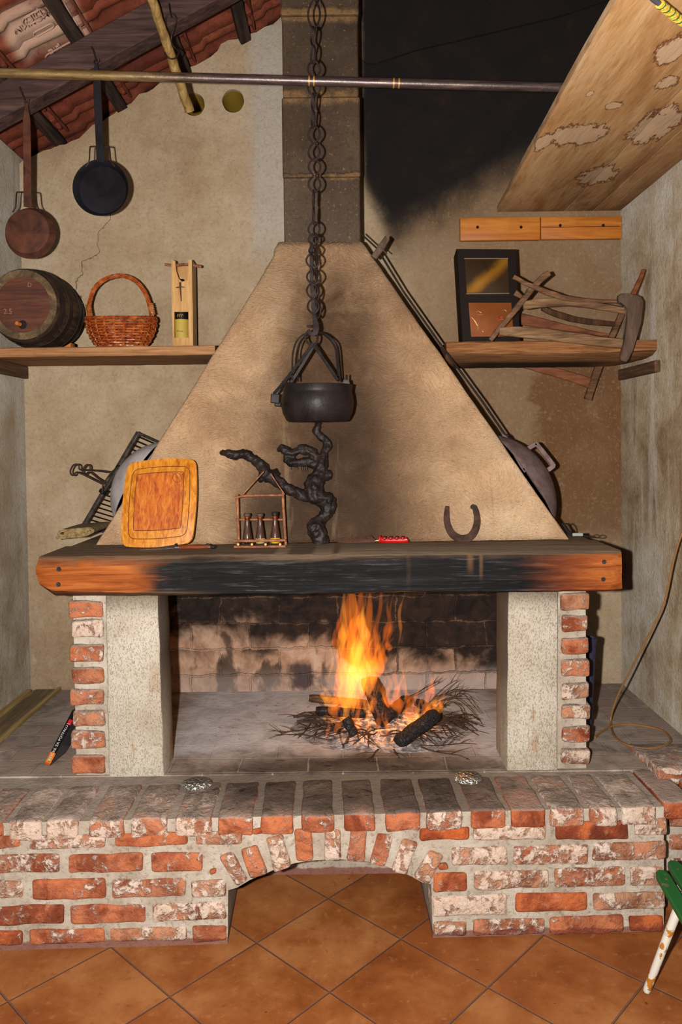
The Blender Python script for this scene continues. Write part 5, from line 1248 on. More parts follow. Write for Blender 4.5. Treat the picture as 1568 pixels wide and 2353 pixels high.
for t0, t1 in ((.05, .17), (.27, .37), (.63, .73), (.83, .95)):
    bm = bmn(); lathe(bm, [(rad(t0) + .0005, Lb * t0), (rad(t0) + .003, Lb * t0), (rad(t1) + .003, Lb * t1), (rad(t1) + .0005, Lb * t1)], cB, (ex, UZ, ax_), 56, capends=False); obj('hoop', bm, m_hoop, ba)
bq = P(52, 746, 3.392); bm = bmn(); lathe(bm, [(.001, -.001), (.017, -.001), (.019, .001)], V((bq.x, cB.y + .011, bq.z)), 'Y', 20, capends=False); obj('bung_hole', bm, m_iron, head)
bm = bmn(); tube(bm, [V((bq.x - .012, cB.y + .012, bq.z + .002)), V((bq.x - .016, cB.y - .012, bq.z + .003))], [.009, .008], 12); obj('bung', bm, m_orange, head)
for txt, x, y, s_ in (('2.5', 18, 716, .032), ('I V U', 104, 717, .022), ('D', 68, 655, .026)):
    p = P(x, y, 3.391); p.y = cB.y + .0115; obj('chalk_mark', text_mesh(txt, s_, .0004, p, (1, 0, 0), (0, 0, 1)), m_chalk, head, smooth=False)
bm = bmn(); p = P(152, 791, 3.5); prism(bm, [V((p.x - .025, 3.5, zs1 + .0005)), V((p.x + .02, 3.5, zs1 + .0005)), V((p.x + .02, 3.5, zs1 + .026))], (0, .06, 0), .002); tag(obj('wooden_wedge', bm, m_orange), 'small orange wooden wedge chocking the barrel on the shelf', 'wedge')
# ---- wicker basket
YW = 3.60; cW = V((P(279, 760, YW).x, YW, zs1)); kW = m(1, YW)
bk = thing('wicker_basket', 'glossy brown wicker basket with a round arched handle on the left shelf', 'basket', cW)
def brad(f): return kW * (46 + 33 * math.sin(min(1, f) * PI / 2) ** .75)
HB = kW * 64; bm = bmn(); NS = 22
for r_i in range(12):
    f = r_i / 11; z = .004 + HB * f
    pts = []
    for k in range(NS * 4):
        th = 2 * PI * k / (NS * 4); rr_ = brad(f) + .0058 * math.cos(th * NS / 2 + PI * r_i); pts.append(cW + V((math.cos(th) * rr_, math.sin(th) * rr_ * .74, z + .012 * abs(math.cos(th)) ** 3 * f)))
    tube(bm, pts, .0052, 7, closed=True)
wv = obj('woven_body', bm, m_wicker, bk)
bm = bmn()
for k in range(NS):
    th = 2 * PI * (k + .5) / NS; tube(bm, [cW + V((math.cos(th) * brad(f), math.sin(th) * brad(f) * .74, .002 + HB * f * 1.02)) for f in [i / 8 for i in range(9)]], .0032, 6)
st_ = obj('stakes', bm, m_wicker, wv)
bm = bmn()
for ph in (0, 1, 2):
    tube(bm, [cW + V((math.cos(t) * (brad(1) + .004 * math.cos(t * 15 + ph * 2.1)), math.sin(t) * .74 * (brad(1) + .004 * math.cos(t * 15 + ph * 2.1)), HB + .006 + .012 * abs(math.cos(t)) ** 3 + .004 * math.sin(t * 15 + ph * 2.1))) for t in [2 * PI * k / 120 for k in range(120)]], .0038, 6, closed=True)
obj('rim', bm, m_wicker, bk)
bm = bmn(); lathe(bm, [(.001, .002), (brad(0), .002), (brad(0), .006), (.001, .006)], cW, 'Z', 30, .0 + 1, .74, capends=False); obj('base', bm, m_wicker, bk)
hp = smoothpath([P(x, y, YW) for x, y in ((206, 735), (204, 715), (207, 690), (217, 664), (236, 645), (262, 635), (288, 635), (313, 647), (332, 670), (342, 695), (347, 715), (351, 735))], 6)
bm = bmn(); n = len(hp)
for ph in range(5):
    pts = []
    for i, q in enumerate(hp):
        d = (hp[min(i + 1, n - 1)] - hp[max(i - 1, 0)]).normalized(); a_, b_ = frame(d, V((0, 1, .01))); t = i * .42 + ph * 2 * PI / 5; pts.append(q + a_ * math.cos(t) * .0062 + b_ * math.sin(t) * .0062)
    tube(bm, pts, .0046, 6)
obj('handle', bm, m_wicker, bk)
for xa, ya, xb, yb in ((203, 716, 207, 738), (346, 712, 351, 735)):
    bm = bmn()
    for k in range(7):
        q = P(xa + (xb - xa) * k / 6, ya - 14 + (yb - ya) * k / 6, YW); lathe(bm, [(.013, -.002), (.0145, 0), (.013, .002)], q, 'Z', 14, capends=False)
    obj('binding', bm, m_wickerlight, bk)
# ---- pine bottle holder with a bottle inside
YH = 3.60
bh = thing('bottle_holder', 'tall narrow pine bottle holder with a window and a twig through its prongs', 'bottle holder', V((P(420, 797, YH).x, YH + .03, zs1)))
H3 = lambda x, y: (P(x, y, YH).x, P(x, y, YH).z)
out = [(397.5, 797), (444, 797), (443, 700), (441, 597), (433, 597), (433, 640), (430, 645), (418, 647), (411, 640), (405, 622), (403, 600), (394, 597), (394, 660)]
pts = [H3(x, min(y, 797)) for x, y in out]; zz = zs1 + .0005; pts = [(x, max(z, zz)) for x, z in pts]; pts[0] = (pts[0][0], zz); pts[1] = (pts[1][0], zz)
hole = [H3(x, y) for x, y in ((401.5, 776), (433.5, 776), (433, 716.5), (400.5, 716.5))]
me = curve_plate(pts, [hole], .005); me.transform(Matrix(((1, 0, 0, 0), (0, 0, 1, YH + .005), (0, 1, 0, 0), (0, 0, 0, 1)))); obj('front_panel', me, m_pine, bh, smooth=False)
me = curve_plate([(pts[0][0], zz), (pts[1][0], zz), (pts[3][0], pts[3][1] - .0), (pts[11][0], pts[11][1])], [], .004); me.transform(Matrix(((1, 0, 0, 0), (0, 0, 1, YH + .096), (0, 1, 0, 0), (0, 0, 0, 1)))); obj('back_panel', me, m_pine, bh, smooth=False)
for xa, xb in ((pts[0][0], pts[11][0]), (pts[1][0] - .008, pts[3][0] - .008)):
    bm = bmn(); hexa(bm, [V((xa, YH + .01, zz)), V((xa + .008, YH + .01, zz)), V((xa, YH + .092, zz)), V((xa + .008, YH + .092, zz)), V((xb, YH + .01, pts[3][1])), V((xb + .008, YH + .01, pts[3][1])), V((xb, YH + .092, pts[3][1])), V((xb + .008, YH + .092, pts[3][1]))], .001); obj('side_panel', bm, m_pine, bh)
bm = bmn(); tube(bm, smoothpath([P(379, 608, YH + .04), P(400, 610, YH + .04), P(430, 608, YH + .04), P(463, 613, YH + .04)], 4), m(3.2, YH), 10, jit=.2); lathe(bm, [(.004, -.004), (.009, 0), (.004, .004)], P(458, 612, YH + .04), 'X', 10); obj('twig_handle', bm, m_twig, bh)
bm = bmn(); tube(bm, [P(414, 649, YH - .006), P(415, 668, YH - .006), P(417, 692, YH - .006)], [.005, .0035, .002], 8, jit=.2); tube(bm, [P(405, 661, YH - .006), P(415, 659, YH - .007), P(424, 660, YH - .006)], .0026, 8, jit=.2); obj('twig_peg', bm, m_darkwood, bh)
wb = thing('wine_bottle', 'dark wine bottle with a yellow label inside the pine holder', 'bottle', V((P(418, 790, YH + .05).x, YH + .05, zs1 + .001)))
c = V((P(418, 790, YH + .05).x, YH + .05, zs1 + .001)); zt_ = P(420, 642, YH + .03).z - c.z
bm = bmn(); lathe(bm, [(.001, .002), (.034, 0), (.036, .004), (.036, .185), (.030, .215), (.015, .25), (.0135, zt_ - .02), (.0155, zt_ - .012), (.0155, zt_), (.001, zt_)], c, 'Z', 28, capends=False); obj('bottle_glass', bm, m_greenglass, wb)
def arcband(name, z0, z1, r, mat, w=1.25):
    bm = bmn(); grid(bm, lambda u_, v_: c + V((r * math.sin(-w + 2 * w * u_), -r * math.cos(-w + 2 * w * u_), z0 + (z1 - z0) * v_)), 20, 2); return obj(name, bm, mat, wb)
zl = lambda y: P(417, y, YH + .014).z - c.z
lb = arcband('label', zl(777), zl(733), .0365, m_yellowlabel); arcband('black_band', zl(733), zl(716), .0366, m_blackgloss)
obj('label_text', text_mesh('Pinot', .014, .0002, c + V((.0, -.0369, zl(761))), (1, 0, 0), (0, 0, 1)), m_ink, lb, smooth=False)
bm = bmn(); 
for k in range(3): tube(bm, smoothpath([c + V((-.012 + k * .01, -.0371, zl(728))), c + V((-.008 + k * .01, -.0371, zl(722))), c + V((-.003 + k * .01, -.0371, zl(727)))], 4), .0008, 5)
obj('gold_mark', bm, m_goldline, lb)
bm = bmn(); lathe(bm, [(.0162, zt_ - .03), (.0165, zt_ - .0), (.014, zt_ + .004), (.001, zt_ + .004)], c, 'Z', 20, capends=False); obj('capsule', bm, m_blackgloss, wb)
# ================================================================== right side of the back wall
for (x0, x1, yt, yb_, lab) in ((1058, 1242, 499, 552, 'varnished orange wall plank with two knots, nearer the flue'), (1244, 1430, 497, 549, 'varnished orange wall plank with a long split, in the corner of the right wall')):
    a, b = P(x0, yt, 3.832), P(x1, yt, 3.832); z0 = P((x0 + x1) / 2, yb_, 3.832).z; z1 = P((x0 + x1) / 2, yt, 3.832).z
    bm = bmn(); box(bm, (a.x, 3.832, z0), (min(b.x, XR - .001), YB - .001, z1), .004, 2)
    o = obj('wall_plank', bm, m_orange); tag(o, lab, 'plank', 'orange planks on the back wall')
    for px in ((1098, 1198) if x0 < 1100 else (1288, 1387)):
        q = P(px, 522 if x0 < 1100 else 518, 3.832); bm = bmn(); lathe(bm, [(.0075, .001), (.0075, -.0015), (.004, -.0015), (.002, .0)], (q.x, 3.832, q.z), 'Y', 12); obj('screw', bm, m_iron, o)
    if x0 > 1200:
        bm = bmn(); q = P(1250, 521, 3.832); tube(bm, smoothpath([V((P(x, 522, 3.832).x, 3.8318, P(x, y, 3.832).z)) for x, y in ((1245, 522), (1300, 522), (1350, 521), (1425, 520))], 4), .0016, 5); obj('split', bm, m_iron, o)
# ---- right shelf with its cleat
YQ = 3.42; zq0 = P(1100, 817, YQ).z; zq1 = P(1250, 783, YQ).z
xq0 = P(1004, 800, YQ).x
bm = bmn(); R_ = []; zlo = P(1100, 838, 3.53).z
for i in range(41):
    x = max(xq0, .47) + (XR - .001 - max(xq0, .47)) * i / 40; w = .008 * noise.noise(V((x * 4, 2, 1))); k = .5 + .5 * math.sin((x - .47) * 3.4); hz_ = zq1 - .035 - .022 * k
    low = zlo + .02 * (max(0, (x - 1.2) / .2)) ** 2; fade = min(1, (x - .44) / .12)
    sec = [(YQ + w, hz_), (YQ + w, zq1 - .004), (YQ + w + .004, zq1), (3.70, zq1), (3.70, low), (YQ + .12, low), (YQ + .05, (low + hz_) / 2 - .006)]
    R_.append([bm.verts.new(V((x, y, z)) + noise.noise_vector(V((x, y, z)) * 20) * .002) for y, z in sec])
for c, d in zip(R_, R_[1:]):
    for k in range(7): bm.faces.new((c[k], c[(k + 1) % 7], d[(k + 1) % 7], d[k]))
bm.faces.new(R_[0]); bm.faces.new(R_[-1])
tag(obj('wooden_shelf', bm, m_shelf_r), 'old wooden shelf plank scorched black underneath, right of the hood', 'shelf')
bm = bmn(); box(bm, (XR - .026, 3.38, zlo - .055), (XR - .0005, 3.83, zlo - .004), .003); tag(obj('shelf_cleat', bm, m_cleat), 'dark wooden cleat on the right wall under the scorched shelf', 'cleat', 'shelf cleats on the side walls')
# ---- dark upright case
YE = 3.50; ZQ = zq1 + .001
ec = [P(1063, 783, YE), P(1197, 781, YE), P(1187, 572, YE + .02), P(1050, 571, YE + .02)]
dzq = ZQ + .003 - min(q.z for q in ec); ec = [q + V((0, 0, dzq * (1 if i < 2 else .0))) for i, q in enumerate(ec)]
cs_ = thing('upright_case', 'dark brown upright case with a tarnished brass panel above a copper one', 'case', V(((ec[0].x + ec[1].x) / 2, YE + .08, ZQ)))
ecn = (ec[1] - ec[0]).cross(ec[3] - ec[0]).normalized(); ecn = ecn if ecn.y < 0 else -ecn
bm = bmn(); prism(bm, [q - ecn * .012 for q in ec], V((.012, .17, 0)), .01, 2); obj('case_body', bm, m_case, cs_)
bm = bmn(); prism(bm, ec, -ecn * .02, .007, 2); fc = obj('front_frame', bm, m_caseface, cs_)
def onface(px, py, off=0): return PPL(px, py, ec[0] + ecn * off, ecn)
def panel(name, pts, mat, bowl):
    bm = bmn(); a, b, c, d = [onface(x, y, .0) for x, y in pts]
    g = grid(bm, lambda s, t: (a * (1 - s) * (1 - t) + b * s * (1 - t) + c * s * t + d * (1 - s) * t) + ecn * (.002 + bowl * math.sin(PI * s) * math.sin(PI * t)), 14, 14)
    return obj(name, bm, mat, cs_)
panel('brass_panel', [(1073, 673), (1170, 672), (1167, 594), (1068, 594)], m_brasspanel, .006)
for y0, y1 in ((594, 594), (675, 674)):
    bm = bmn(); tube(bm, [onface(1067 if y0 < 600 else 1072, y0, .004), onface(1168 if y0 < 600 else 1171, y1, .004)], .0024, 8); obj('bright_bead', bm, m_frameline, cs_)
cp = panel('copper_panel', [(1083, 774), (1181, 773), (1175, 696), (1077, 696)], m_copperpanel, .004)
def lines(name, ls, mat, r=.0012):
    bm = bmn()
    for l in ls: tube(bm, smoothpath([onface(x, y, .0065) for x, y in l], 3), r, 5)
    return obj(name, bm, mat, cp)
lines('engraving', [[(1084, 729), (1094, 740), (1099, 751), (1099, 760)], [(1090, 736), (1097, 748)], [(1101, 741), (1098, 752)], [(1094, 718), (1100, 715), (1107, 719)], [(1097, 723), (1110, 723)], [(1155, 714), (1161, 712), (1164, 716)], [(1109, 760), (1111, 763)], [(1145, 736), (1152, 733), (1158, 734)]], m_goldline)
lines('red_flower', [[(1147, 730), (1151, 727), (1156, 729), (1152, 731), (1148, 730)], [(1150, 728), (1155, 731)]], m_redspot, .0028)
# ---- old wooden rack of bent slats
wf = thing('slatted_frame', 'old broken frame of bent wooden slats slung over the scorched shelf', 'wooden frame', V((P(1310, 783, 3.5).x, 3.5, ZQ)))
NY = (0, -1, 0)
def stick(name, pts, ws, t, mat, k=4, nrm=NY, seed=1):
    bm = bmn(); sweep(bm, smoothpath([P(x, y, Y) for x, y, Y in pts], k), [m(w, 3.5) for w in lerplist(ws, k)], t, nrm, .0025, seed); return obj(name, bm, mat, wf)
stick('leg', [(1127, 782, 3.415), (1152, 751, 3.405), (1190, 705, 3.395), (1226, 660, 3.39), (1247, 638, 3.39), (1262, 628, 3.39)], [11, 12, 13, 14, 16, 12], .02, m_oldwood, seed=2)
stick('bent_slat', [(1180, 636, 3.37), (1205, 649, 3.37), (1232, 661, 3.37), (1270, 676, 3.375), (1310, 686, 3.38), (1360, 691, 3.38), (1410, 693, 3.38), (1453, 697, 3.37)], [9, 9, 11, 12, 10, 8, 7, 6], .014, m_oldwood, seed=3)
stick('slat', [(1202, 702, 3.40), (1240, 697, 3.40), (1299, 693, 3.40), (1350, 699, 3.39), (1400, 708, 3.38), (1450, 717, 3.37)], [18, 20, 20, 18, 15, 13], .018, m_oldwood2, seed=4)
stick('bent_slat', [(1245, 708, 3.64), (1285, 725, 3.66), (1330, 736, 3.7), (1380, 742, 3.73), (1412, 745, 3.75)], [10, 14, 14, 13, 12], .014, m_darkwood, seed=5)
stick('tapered_slat', [(1196, 733, 3.72), (1240, 742, 3.725), (1300, 754, 3.73), (1360, 765, 3.735), (1400, 770, 3.74)], [27, 24, 17, 10, 5], .016, m_redwood, seed=6)
stick('rail', [(1149, 762, 3.40), (1190, 763, 3.385), (1250, 768, 3.38), (1320, 777, 3.375), (1380, 785, 3.37), (1434, 791, 3.365)], [17, 23, 25, 24, 22, 20], .022, m_oldwood2, seed=7)
stick('peg', [(1453, 680, 3.42), (1462, 662, 3.43), (1472, 641, 3.44), (1480, 620, 3.45)], [11, 10, 9, 8], .014, m_redwood, seed=8)
stick('rear_leg', [(1430, 720, 3.77), (1410, 765, 3.775), (1385, 820, 3.78), (1365, 875, 3.785), (1351, 918, 3.79)], [14, 15, 17, 19, 19], .03, m_oldwood, seed=9)
stick('rear_brace', [(1198, 838, 3.78), (1250, 850, 3.78), (1300, 862, 3.785), (1360, 882, 3.79)], [10, 19, 23, 25], .016, m_redwood, seed=10)
stick('peg', [(1184, 672, 3.46), (1196, 680, 3.46), (1205, 686, 3.45)], [13, 9, 5], .012, m_oldwood, seed=11)
pad = [(1421, 688), (1422, 679), (1429, 674), (1445, 674), (1462, 676), (1474, 681), (1480, 692), (1480, 706), (1474, 740), (1464, 776), (1454, 808), (1447, 826), (1440, 832), (1430, 829), (1426, 822), (1433, 796), (1439, 765), (1443, 735), (1446, 712), (1440, 700), (1424, 697)]
bm = bmn(); prism(bm, [P(x, y, 3.335) for x, y in pad], (0, .026, 0), .006, 2); obj('end_board', bm, m_greywood, wf)
bm = bmn(); tube(bm, [P(1212, 664, 3.375), P(1206, 678, 3.38), P(1200, 684, 3.4)], .0025, 6); obj('tie_wire', bm, m_wire, wf)
# ---- braided cord under the boards, cable on the right wall
bt = thing('braided_cord', 'grey cord with a yellow and green braided sleeve hanging under the ceiling boards', 'cord', PZ(1530, 20, 2.735))
cpts = [PZ(x, y, 2.735) for x, y in ((1470, -40), (1497, -6), (1517, 9))]; bm = bmn(); tube(bm, smoothpath(cpts, 4), .0065, 10); obj('sheath', bm, m_greysheath, bt)
bp = smoothpath([PZ(x, y, 2.735) for x, y in ((1516, 9), (1540, 28), (1565, 47), (1600, 62))], 20); n = len(bp)
for k in range(4):
    pts = []
    for i, q in enumerate(bp):
        d = (bp[min(i + 1, n - 1)] - bp[max(i - 1, 0)]).normalized(); a_, b_ = frame(d); t = i * .75 + k * PI / 2; pts.append(q + a_ * math.cos(t) * .0062 + b_ * math.sin(t) * .0062)
    bm = bmn(); tube(bm, pts, .0055, 6); obj('strand', bm, m_braidg if k == 1 else m_braidy, bt)
ZH = .432
cb_ = [(1600, 1150, 3.0), (1578, 1205, 3.03), (1561, 1245, 3.05), (1546, 1300, 3.08), (1527, 1385, 3.12), (1502, 1440, 3.15), (1476, 1490, 3.19), (1450, 1540, 3.23), (1424, 1590, 3.27), (1409, 1630, 3.29)]
pts = [P(x, y, Y) for x, y, Y in cb_] + [PZ(x, y, ZH + .012) for x, y in ((1404, 1660), (1412, 1690), (1435, 1709), (1470, 1719), (1508, 1718), (1537, 1708), (1541, 1697), (1524, 1680), (1484, 1669), (1444, 1665), (1407, 1669), (1382, 1682), (1368, 1694))]
bm = bmn(); tube(bm, smoothpath(pts, 6), .0042, 8); tag(obj('brown_cable', bm, m_cable), 'thin brown cable hanging beside the right wall and coiled on the hearth', 'cable')

# ================================================================== on the hearth
# kindling box leaning behind the left pier
b0 = P(102, 1762, 2.94); b1 = P(113, 1767, 2.93); zf = ZH + .001; sh = zf - b1.z; b0.z = zf + .004; b1.z = zf
e1 = P(166, 1632, 3.10) - b0; e2 = (b1 - b0).normalized() * .027; e3 = (P(151, 1733, 3.06) - b1); e3.z = max(e3.z, .0); e3 = (e3 - e1 * (e3.dot(e1) / e1.dot(e1)) * .0)
kb = thing('kindling_box', 'black box of firelighters with a flame print leaning behind the left brick pier', 'box', V(b0))
bm = bmn(); hexa(bm, [b0, b0 + e2, b0 + e3, b0 + e2 + e3, b0 + e1, b0 + e2 + e1, b0 + e1 + e3, b0 + e2 + e1 + e3], .001); obj('carton', bm, m_boxblack, kb)
sn = e2.cross(e1).normalized(); sn = sn if sn.y < 0 else -sn
def spine(f0, f1, g0, g1, mat, name):
    bm = bmn(); q = [b0 + e1 * f + e2 * g + sn * .0006 for f, g in ((f0, g0), (f0, g1), (f1, g1), (f1, g0))]; prism(bm, q, sn * -.0003); return obj(name, bm, mat, kb, smooth=False)
spine(.0, .22, .02, .98, m_boxorange, 'flame_print'); spine(.0, .04, .02, .98, m_boxred, 'red_print'); fl = spine(.05, .15, .2, .75, m_boxyellow, 'yellow_print'); spine(.74, .84, .3, .98, m_boxred, 'red_print')
obj('box_text', text_mesh('KOCKE ZA POTPALU |', .0155, .0002, b0 + e1 * .42 + e2 * .5 + sn * .001, e1, sn.cross(e1)), m_print, kb, smooth=False)
side_n = e1.cross(e3).normalized(); side_n = side_n if side_n.x > 0 else -side_n
bm = bmn(); prism(bm, [b0 + e2 + e1 * f + e3 * g + side_n * .0008 for f, g in ((.03, .04), (.03, .96), (.97, .96), (.97, .04))], side_n * -.0004); obj('plastic_film', bm, m_boxgrey, kb, smooth=False)
# planks along the left wall
bm = bmn(); box(bm, (XL + .035, 2.95, ZH), (XL + .135, 3.83, ZH + .012), .002); tag(obj('floor_plank', bm, m_lino), 'flat olive-brown plank lying on the hearth along the left wall', 'plank')
bm = bmn(); hexa(bm, [V((XL + .14, 2.9, ZH)), V((XL + .154, 2.9, ZH)), V((XL + .146, 3.84, ZH)), V((XL + .16, 3.84, ZH)), V((XL + .14, 2.9, ZH + .02)), V((XL + .154, 2.9, ZH + .02)), V((XL + .146, 3.84, ZH + .02)), V((XL + .16, 3.84, ZH + .02))], .002); tag(obj('wood_strip', bm, m_strip), 'thin pale batten lying beside the olive-brown plank on the hearth', 'batten')
bm = bmn(); box(bm, (XL + .006, 2.9, ZH), (XL + .028, 3.80, ZH + .024), .003); tag(obj('wood_strip', bm, m_strip), 'golden brown batten lying tight against the left wall', 'batten')
# dark blue tube behind the right pier
bm = bmn(); a, b = P(1346, 1690, 3.16), P(1358, 1464, 3.13); a.z = ZH + .002; d = (b - a).normalized(); ea, eb = frame(d); rT = .022
lathe(bm, [(rT, 0), (rT, b.z - a.z - .03), (rT * 1.12, b.z - a.z - .02), (rT * 1.12, b.z - a.z), (rT * .9, b.z - a.z), (rT * .9, .05), (.001, .05)], a, (ea, eb, d), 24, capends=False)
tag(obj('blue_tube', bm, m_bluetube), 'dark blue open tube standing behind the right brick pier', 'tube')
# crumpled foil parcels let into the joints
def foil(px0, px1, py0, py1, lab, sd_):
    c = PZ((px0 + px1) / 2, (py0 + py1) / 2, ZH + .006); a, b = PZ(px0, (py0 + py1) / 2, ZH), PZ(px1, (py0 + py1) / 2, ZH); w_ = (b - a).length / 2; dY = (PZ((px0 + px1) / 2, py0, ZH).y - PZ((px0 + px1) / 2, py1, ZH).y) / 2
    bm = bmn(); bmesh.ops.create_icosphere(bm, subdivisions=5, radius=1)
    for v in bm.verts:
        q = v.co.copy(); k = 1 + .10 * noise.noise(q * 2.2 + V((sd_, 0, 0))) + .12 * abs(noise.noise(q * 6 + V((sd_, 3, 0)))); v.co = c + V((q.x * w_ * k, q.y * dY * k, max(q.z * .016 * k, -.009)))
    tag(obj('foil_parcel', bm, m_foil, angle=12), lab, 'foil', 'foil parcels on the hearth edge')
foil(420, 486, 1789, 1813, 'crumpled silver foil parcel on the hearth before the left pillar', 1.3)
foil(1046, 1106, 1775, 1799, 'crumpled silver foil parcel on the hearth before the right pillar', 5.1)
# ---- fire: ash bed, logs, twigs, flames
FC = PZ(880, 1672, ZH)
bm = bmn(); NR, NT = 16, 56; rings = []
for i in range(NR + 1):
    f = i / NR; ring = []
    for k in range(NT):
        t = 2 * PI * k / NT; w_ = 1 + .16 * noise.noise(V((math.cos(t) * 1.7, math.sin(t) * 1.7, 3))); x = FC.x + math.cos(t) * .40 * f * w_; y = FC.y + .02 + math.sin(t) * .27 * f * w_
        z = ZH - .002 + .05 * (1 - f * f) ** 1.4 + .014 * noise.noise(V((x * 22, y * 22, 0))) * (1 - f) ** .5 + .008 * noise.noise(V((x * 60, y * 60, 5))) * (1 - f) ** .5
        ring.append(bm.verts.new(V((x, y, max(z, ZH - .002)))))
    rings.append(ring)
for c, d in zip(rings[1:], rings[2:]):
    for k in range(NT): bm.faces.new((c[k], c[(k + 1) % NT], d[(k + 1) % NT], d[k]))
bm.faces.new(rings[1]); bmesh.ops.delete(bm, geom=rings[0], context='VERTS')
o = obj('ash_bed', bm, m_ember, angle=80); tag(o, 'bed of pale ash and glowing embers under the fire', 'ash', kind='stuff')
def log(p0, p1, r, mat, lab, sd_, cut=None, sq=.75):
    bm = bmn(); n = 14; d = (p1 - p0); a_, b_ = frame(d.normalized()); R_ = []
    for i in range(n + 1):
        f = i / n; e = 1 if 0 < i < n else .82; ring = []
        for k in range(14):
            t = 2 * PI * k / 14; rr_ = r * e * (.82 + .22 * abs(math.cos(t * 1.5 + sd_)) ** .5) * (1 + .16 * noise.noise(V((f * 4 + sd_, math.cos(t) * 1.5, math.sin(t) * 1.5)))); q = p0 + d * f + a_ * (math.cos(t) * rr_) + b_ * (math.sin(t) * rr_ * sq); q += noise.noise_vector(q * 50) * .003; ring.append(bm.verts.new(q))
        R_.append(ring)
    for c, d_ in zip(R_, R_[1:]):
        for k in range(14): bm.faces.new((c[k], c[(k + 1) % 14], d_[(k + 1) % 14], d_[k]))
    bm.faces.new(R_[0]); bm.faces.new(R_[-1])
    o = obj('firewood_log', bm, mat, angle=50); tag(o, lab, 'log', 'burning logs in the fire')
    if cut:
        bm = bmn(); e = p0 if cut < 0 else p1; tube(bm, [e - d.normalized() * .002 * -cut * -1, e + d.normalized() * .0015 * cut], r * .62, 10); obj('cut_end', bm, m_twigcut, o)
    return o
def L_(x, y, Y): return P(x, y, Y)
log(L_(915, 1706, 3.05), L_(1003, 1640, 3.16), .036, m_char, 'thick charred black log lying aslant at the front right of the fire', 1)
log(L_(872, 1662, 3.2), L_(936, 1606, 3.34), .03, m_char, 'charred log in the middle of the fire leaning into the flames', 2)
log(L_(845, 1560, 3.36), L_(880, 1650, 3.24), .036, m_char, 'charred log standing steeply at the heart of the fire', 3)
log(L_(710, 1604, 3.34), L_(840, 1618, 3.34), .022, m_halfburnt, 'thin half-burnt log sticking out at the upper left of the fire', 4, -1)
log(L_(726, 1632, 3.26), L_(840, 1640, 3.26), .025, m_char, 'blackened log lying level at the left under the thin half-burnt one', 5)
log(L_(1068, 1669, 3.28), L_(965, 1650, 3.3), .024, m_halfburnt, 'brown half-burnt log poking out at the right of the fire', 6, -1)
log(L_(795, 1650, 3.12), L_(815, 1690, 3.1), .024, m_char, 'short charred stump at the front left of the embers', 7)
log(L_(955, 1612, 3.36), L_(1010, 1640, 3.34), .022, m_char, 'charred stick at the back right behind the black log', 8)
# twigs
FCx, FCy = FC.x, FC.y
def mktwig(p, q, bend, r, sd_, br=2):
    rg = random.Random(sd_); bm = bmn(); mid = (p + q) / 2 + bend; pts = smoothpath([p, (p * .6 + mid * .4) + V((0, 0, rg.uniform(-.005, .008))), mid, (mid * .5 + q * .5) + V((rg.uniform(-.01, .01), 0, rg.uniform(-.005, .008))), q], 3)
    n = len(pts); tube(bm, pts, [r * (1 - .65 * i / n) for i in range(n)], 6, jit=.15, seed=sd_)
    for k in range(br):
        i = rg.randrange(n // 3, n - 2); d = (pts[i + 1] - pts[i]).normalized(); o_ = (d + V((rg.uniform(-.8, .8), rg.uniform(-.8, .8), rg.uniform(-.1, .6)))).normalized() * rg.uniform(.03, .09)
        tube(bm, [pts[i], pts[i] + o_ * .5 + V((0, 0, .003)), pts[i] + o_], [r * .55, r * .4, r * .2], 5)
    for k in range(4):
        i = rg.randrange(1, n - 1); lathe(bm, [(.0005, -r), (r * 1.5, 0), (.0005, r)], pts[i], 'Z', 6, capends=False)
    return tag(obj('dry_twig', bm, m_branch), 'thin dry brown twig in the ring of brushwood around the fire', 'twig', 'brushwood twigs around the fire')
rg = random.Random(11); nt = 0
for k in range(64):
    t = rg.uniform(PI * 1.02, PI * 1.98) if k < 44 else rg.uniform(-.45, .5) if k < 54 else rg.uniform(PI * .75, PI * 1.1)
    r0 = rg.uniform(.16, .26); r1 = r0 + rg.uniform(.1, .2); tw = rg.uniform(-.5, .5)
    p = V((FCx + math.cos(t) * r0, FCy + math.sin(t) * r0 * .65, ZH + rg.uniform(.015, .05))); q = V((FCx + math.cos(t + tw) * r1, FCy + math.sin(t + tw) * r1 * .68, ZH + rg.uniform(.006, .035)))
    if abs(q.x - FCx) > .42: q.x = FCx + math.copysign(.42, q.x - FCx)
    mktwig(p, q, V((rg.uniform(-.02, .02), rg.uniform(-.02, .02), rg.uniform(0, .03))), rg.uniform(.0022, .0042), 100 + k); nt += 1
for pts_ in (((985, 1620, 3.3), (1108, 1662, 3.3), .07), ((1000, 1600, 3.34), (1090, 1590, 3.36), .02), ((960, 1640, 3.3), (1050, 1562, 3.36), .01), ((980, 1622, 3.34), (1062, 1600, 3.3), .03), ((1010, 1628, 3.3), (1070, 1650, 3.25), .05), ((940, 1600, 3.36), (1010, 1565, 3.38), .0), ((1020, 1610, 3.3), (1106, 1640, 3.27), .06),
             ((965, 1712, 3.0), (1095, 1710, 3.02), .0), ((968, 1716, 2.99), (1080, 1760, 2.93), .0), ((700, 1675, 3.08), (640, 1690, 3.06), .005), ((760, 1700, 3.04), (632, 1688, 3.06), .01), ((870, 1722, 3.0), (845, 1752, 2.93), .0), ((905, 1722, 3.0), (920, 1745, 2.95), .0)):
    (x0, y0, Y0), (x1, y1, Y1), bd = pts_; p, q = P(x0, y0, Y0), P(x1, y1, Y1); p.z = max(p.z, ZH + .006); q.z = max(q.z, ZH + .005); nt += 1
    mktwig(p, q, V((0, 0, bd)), .003, 300 + nt, 3)
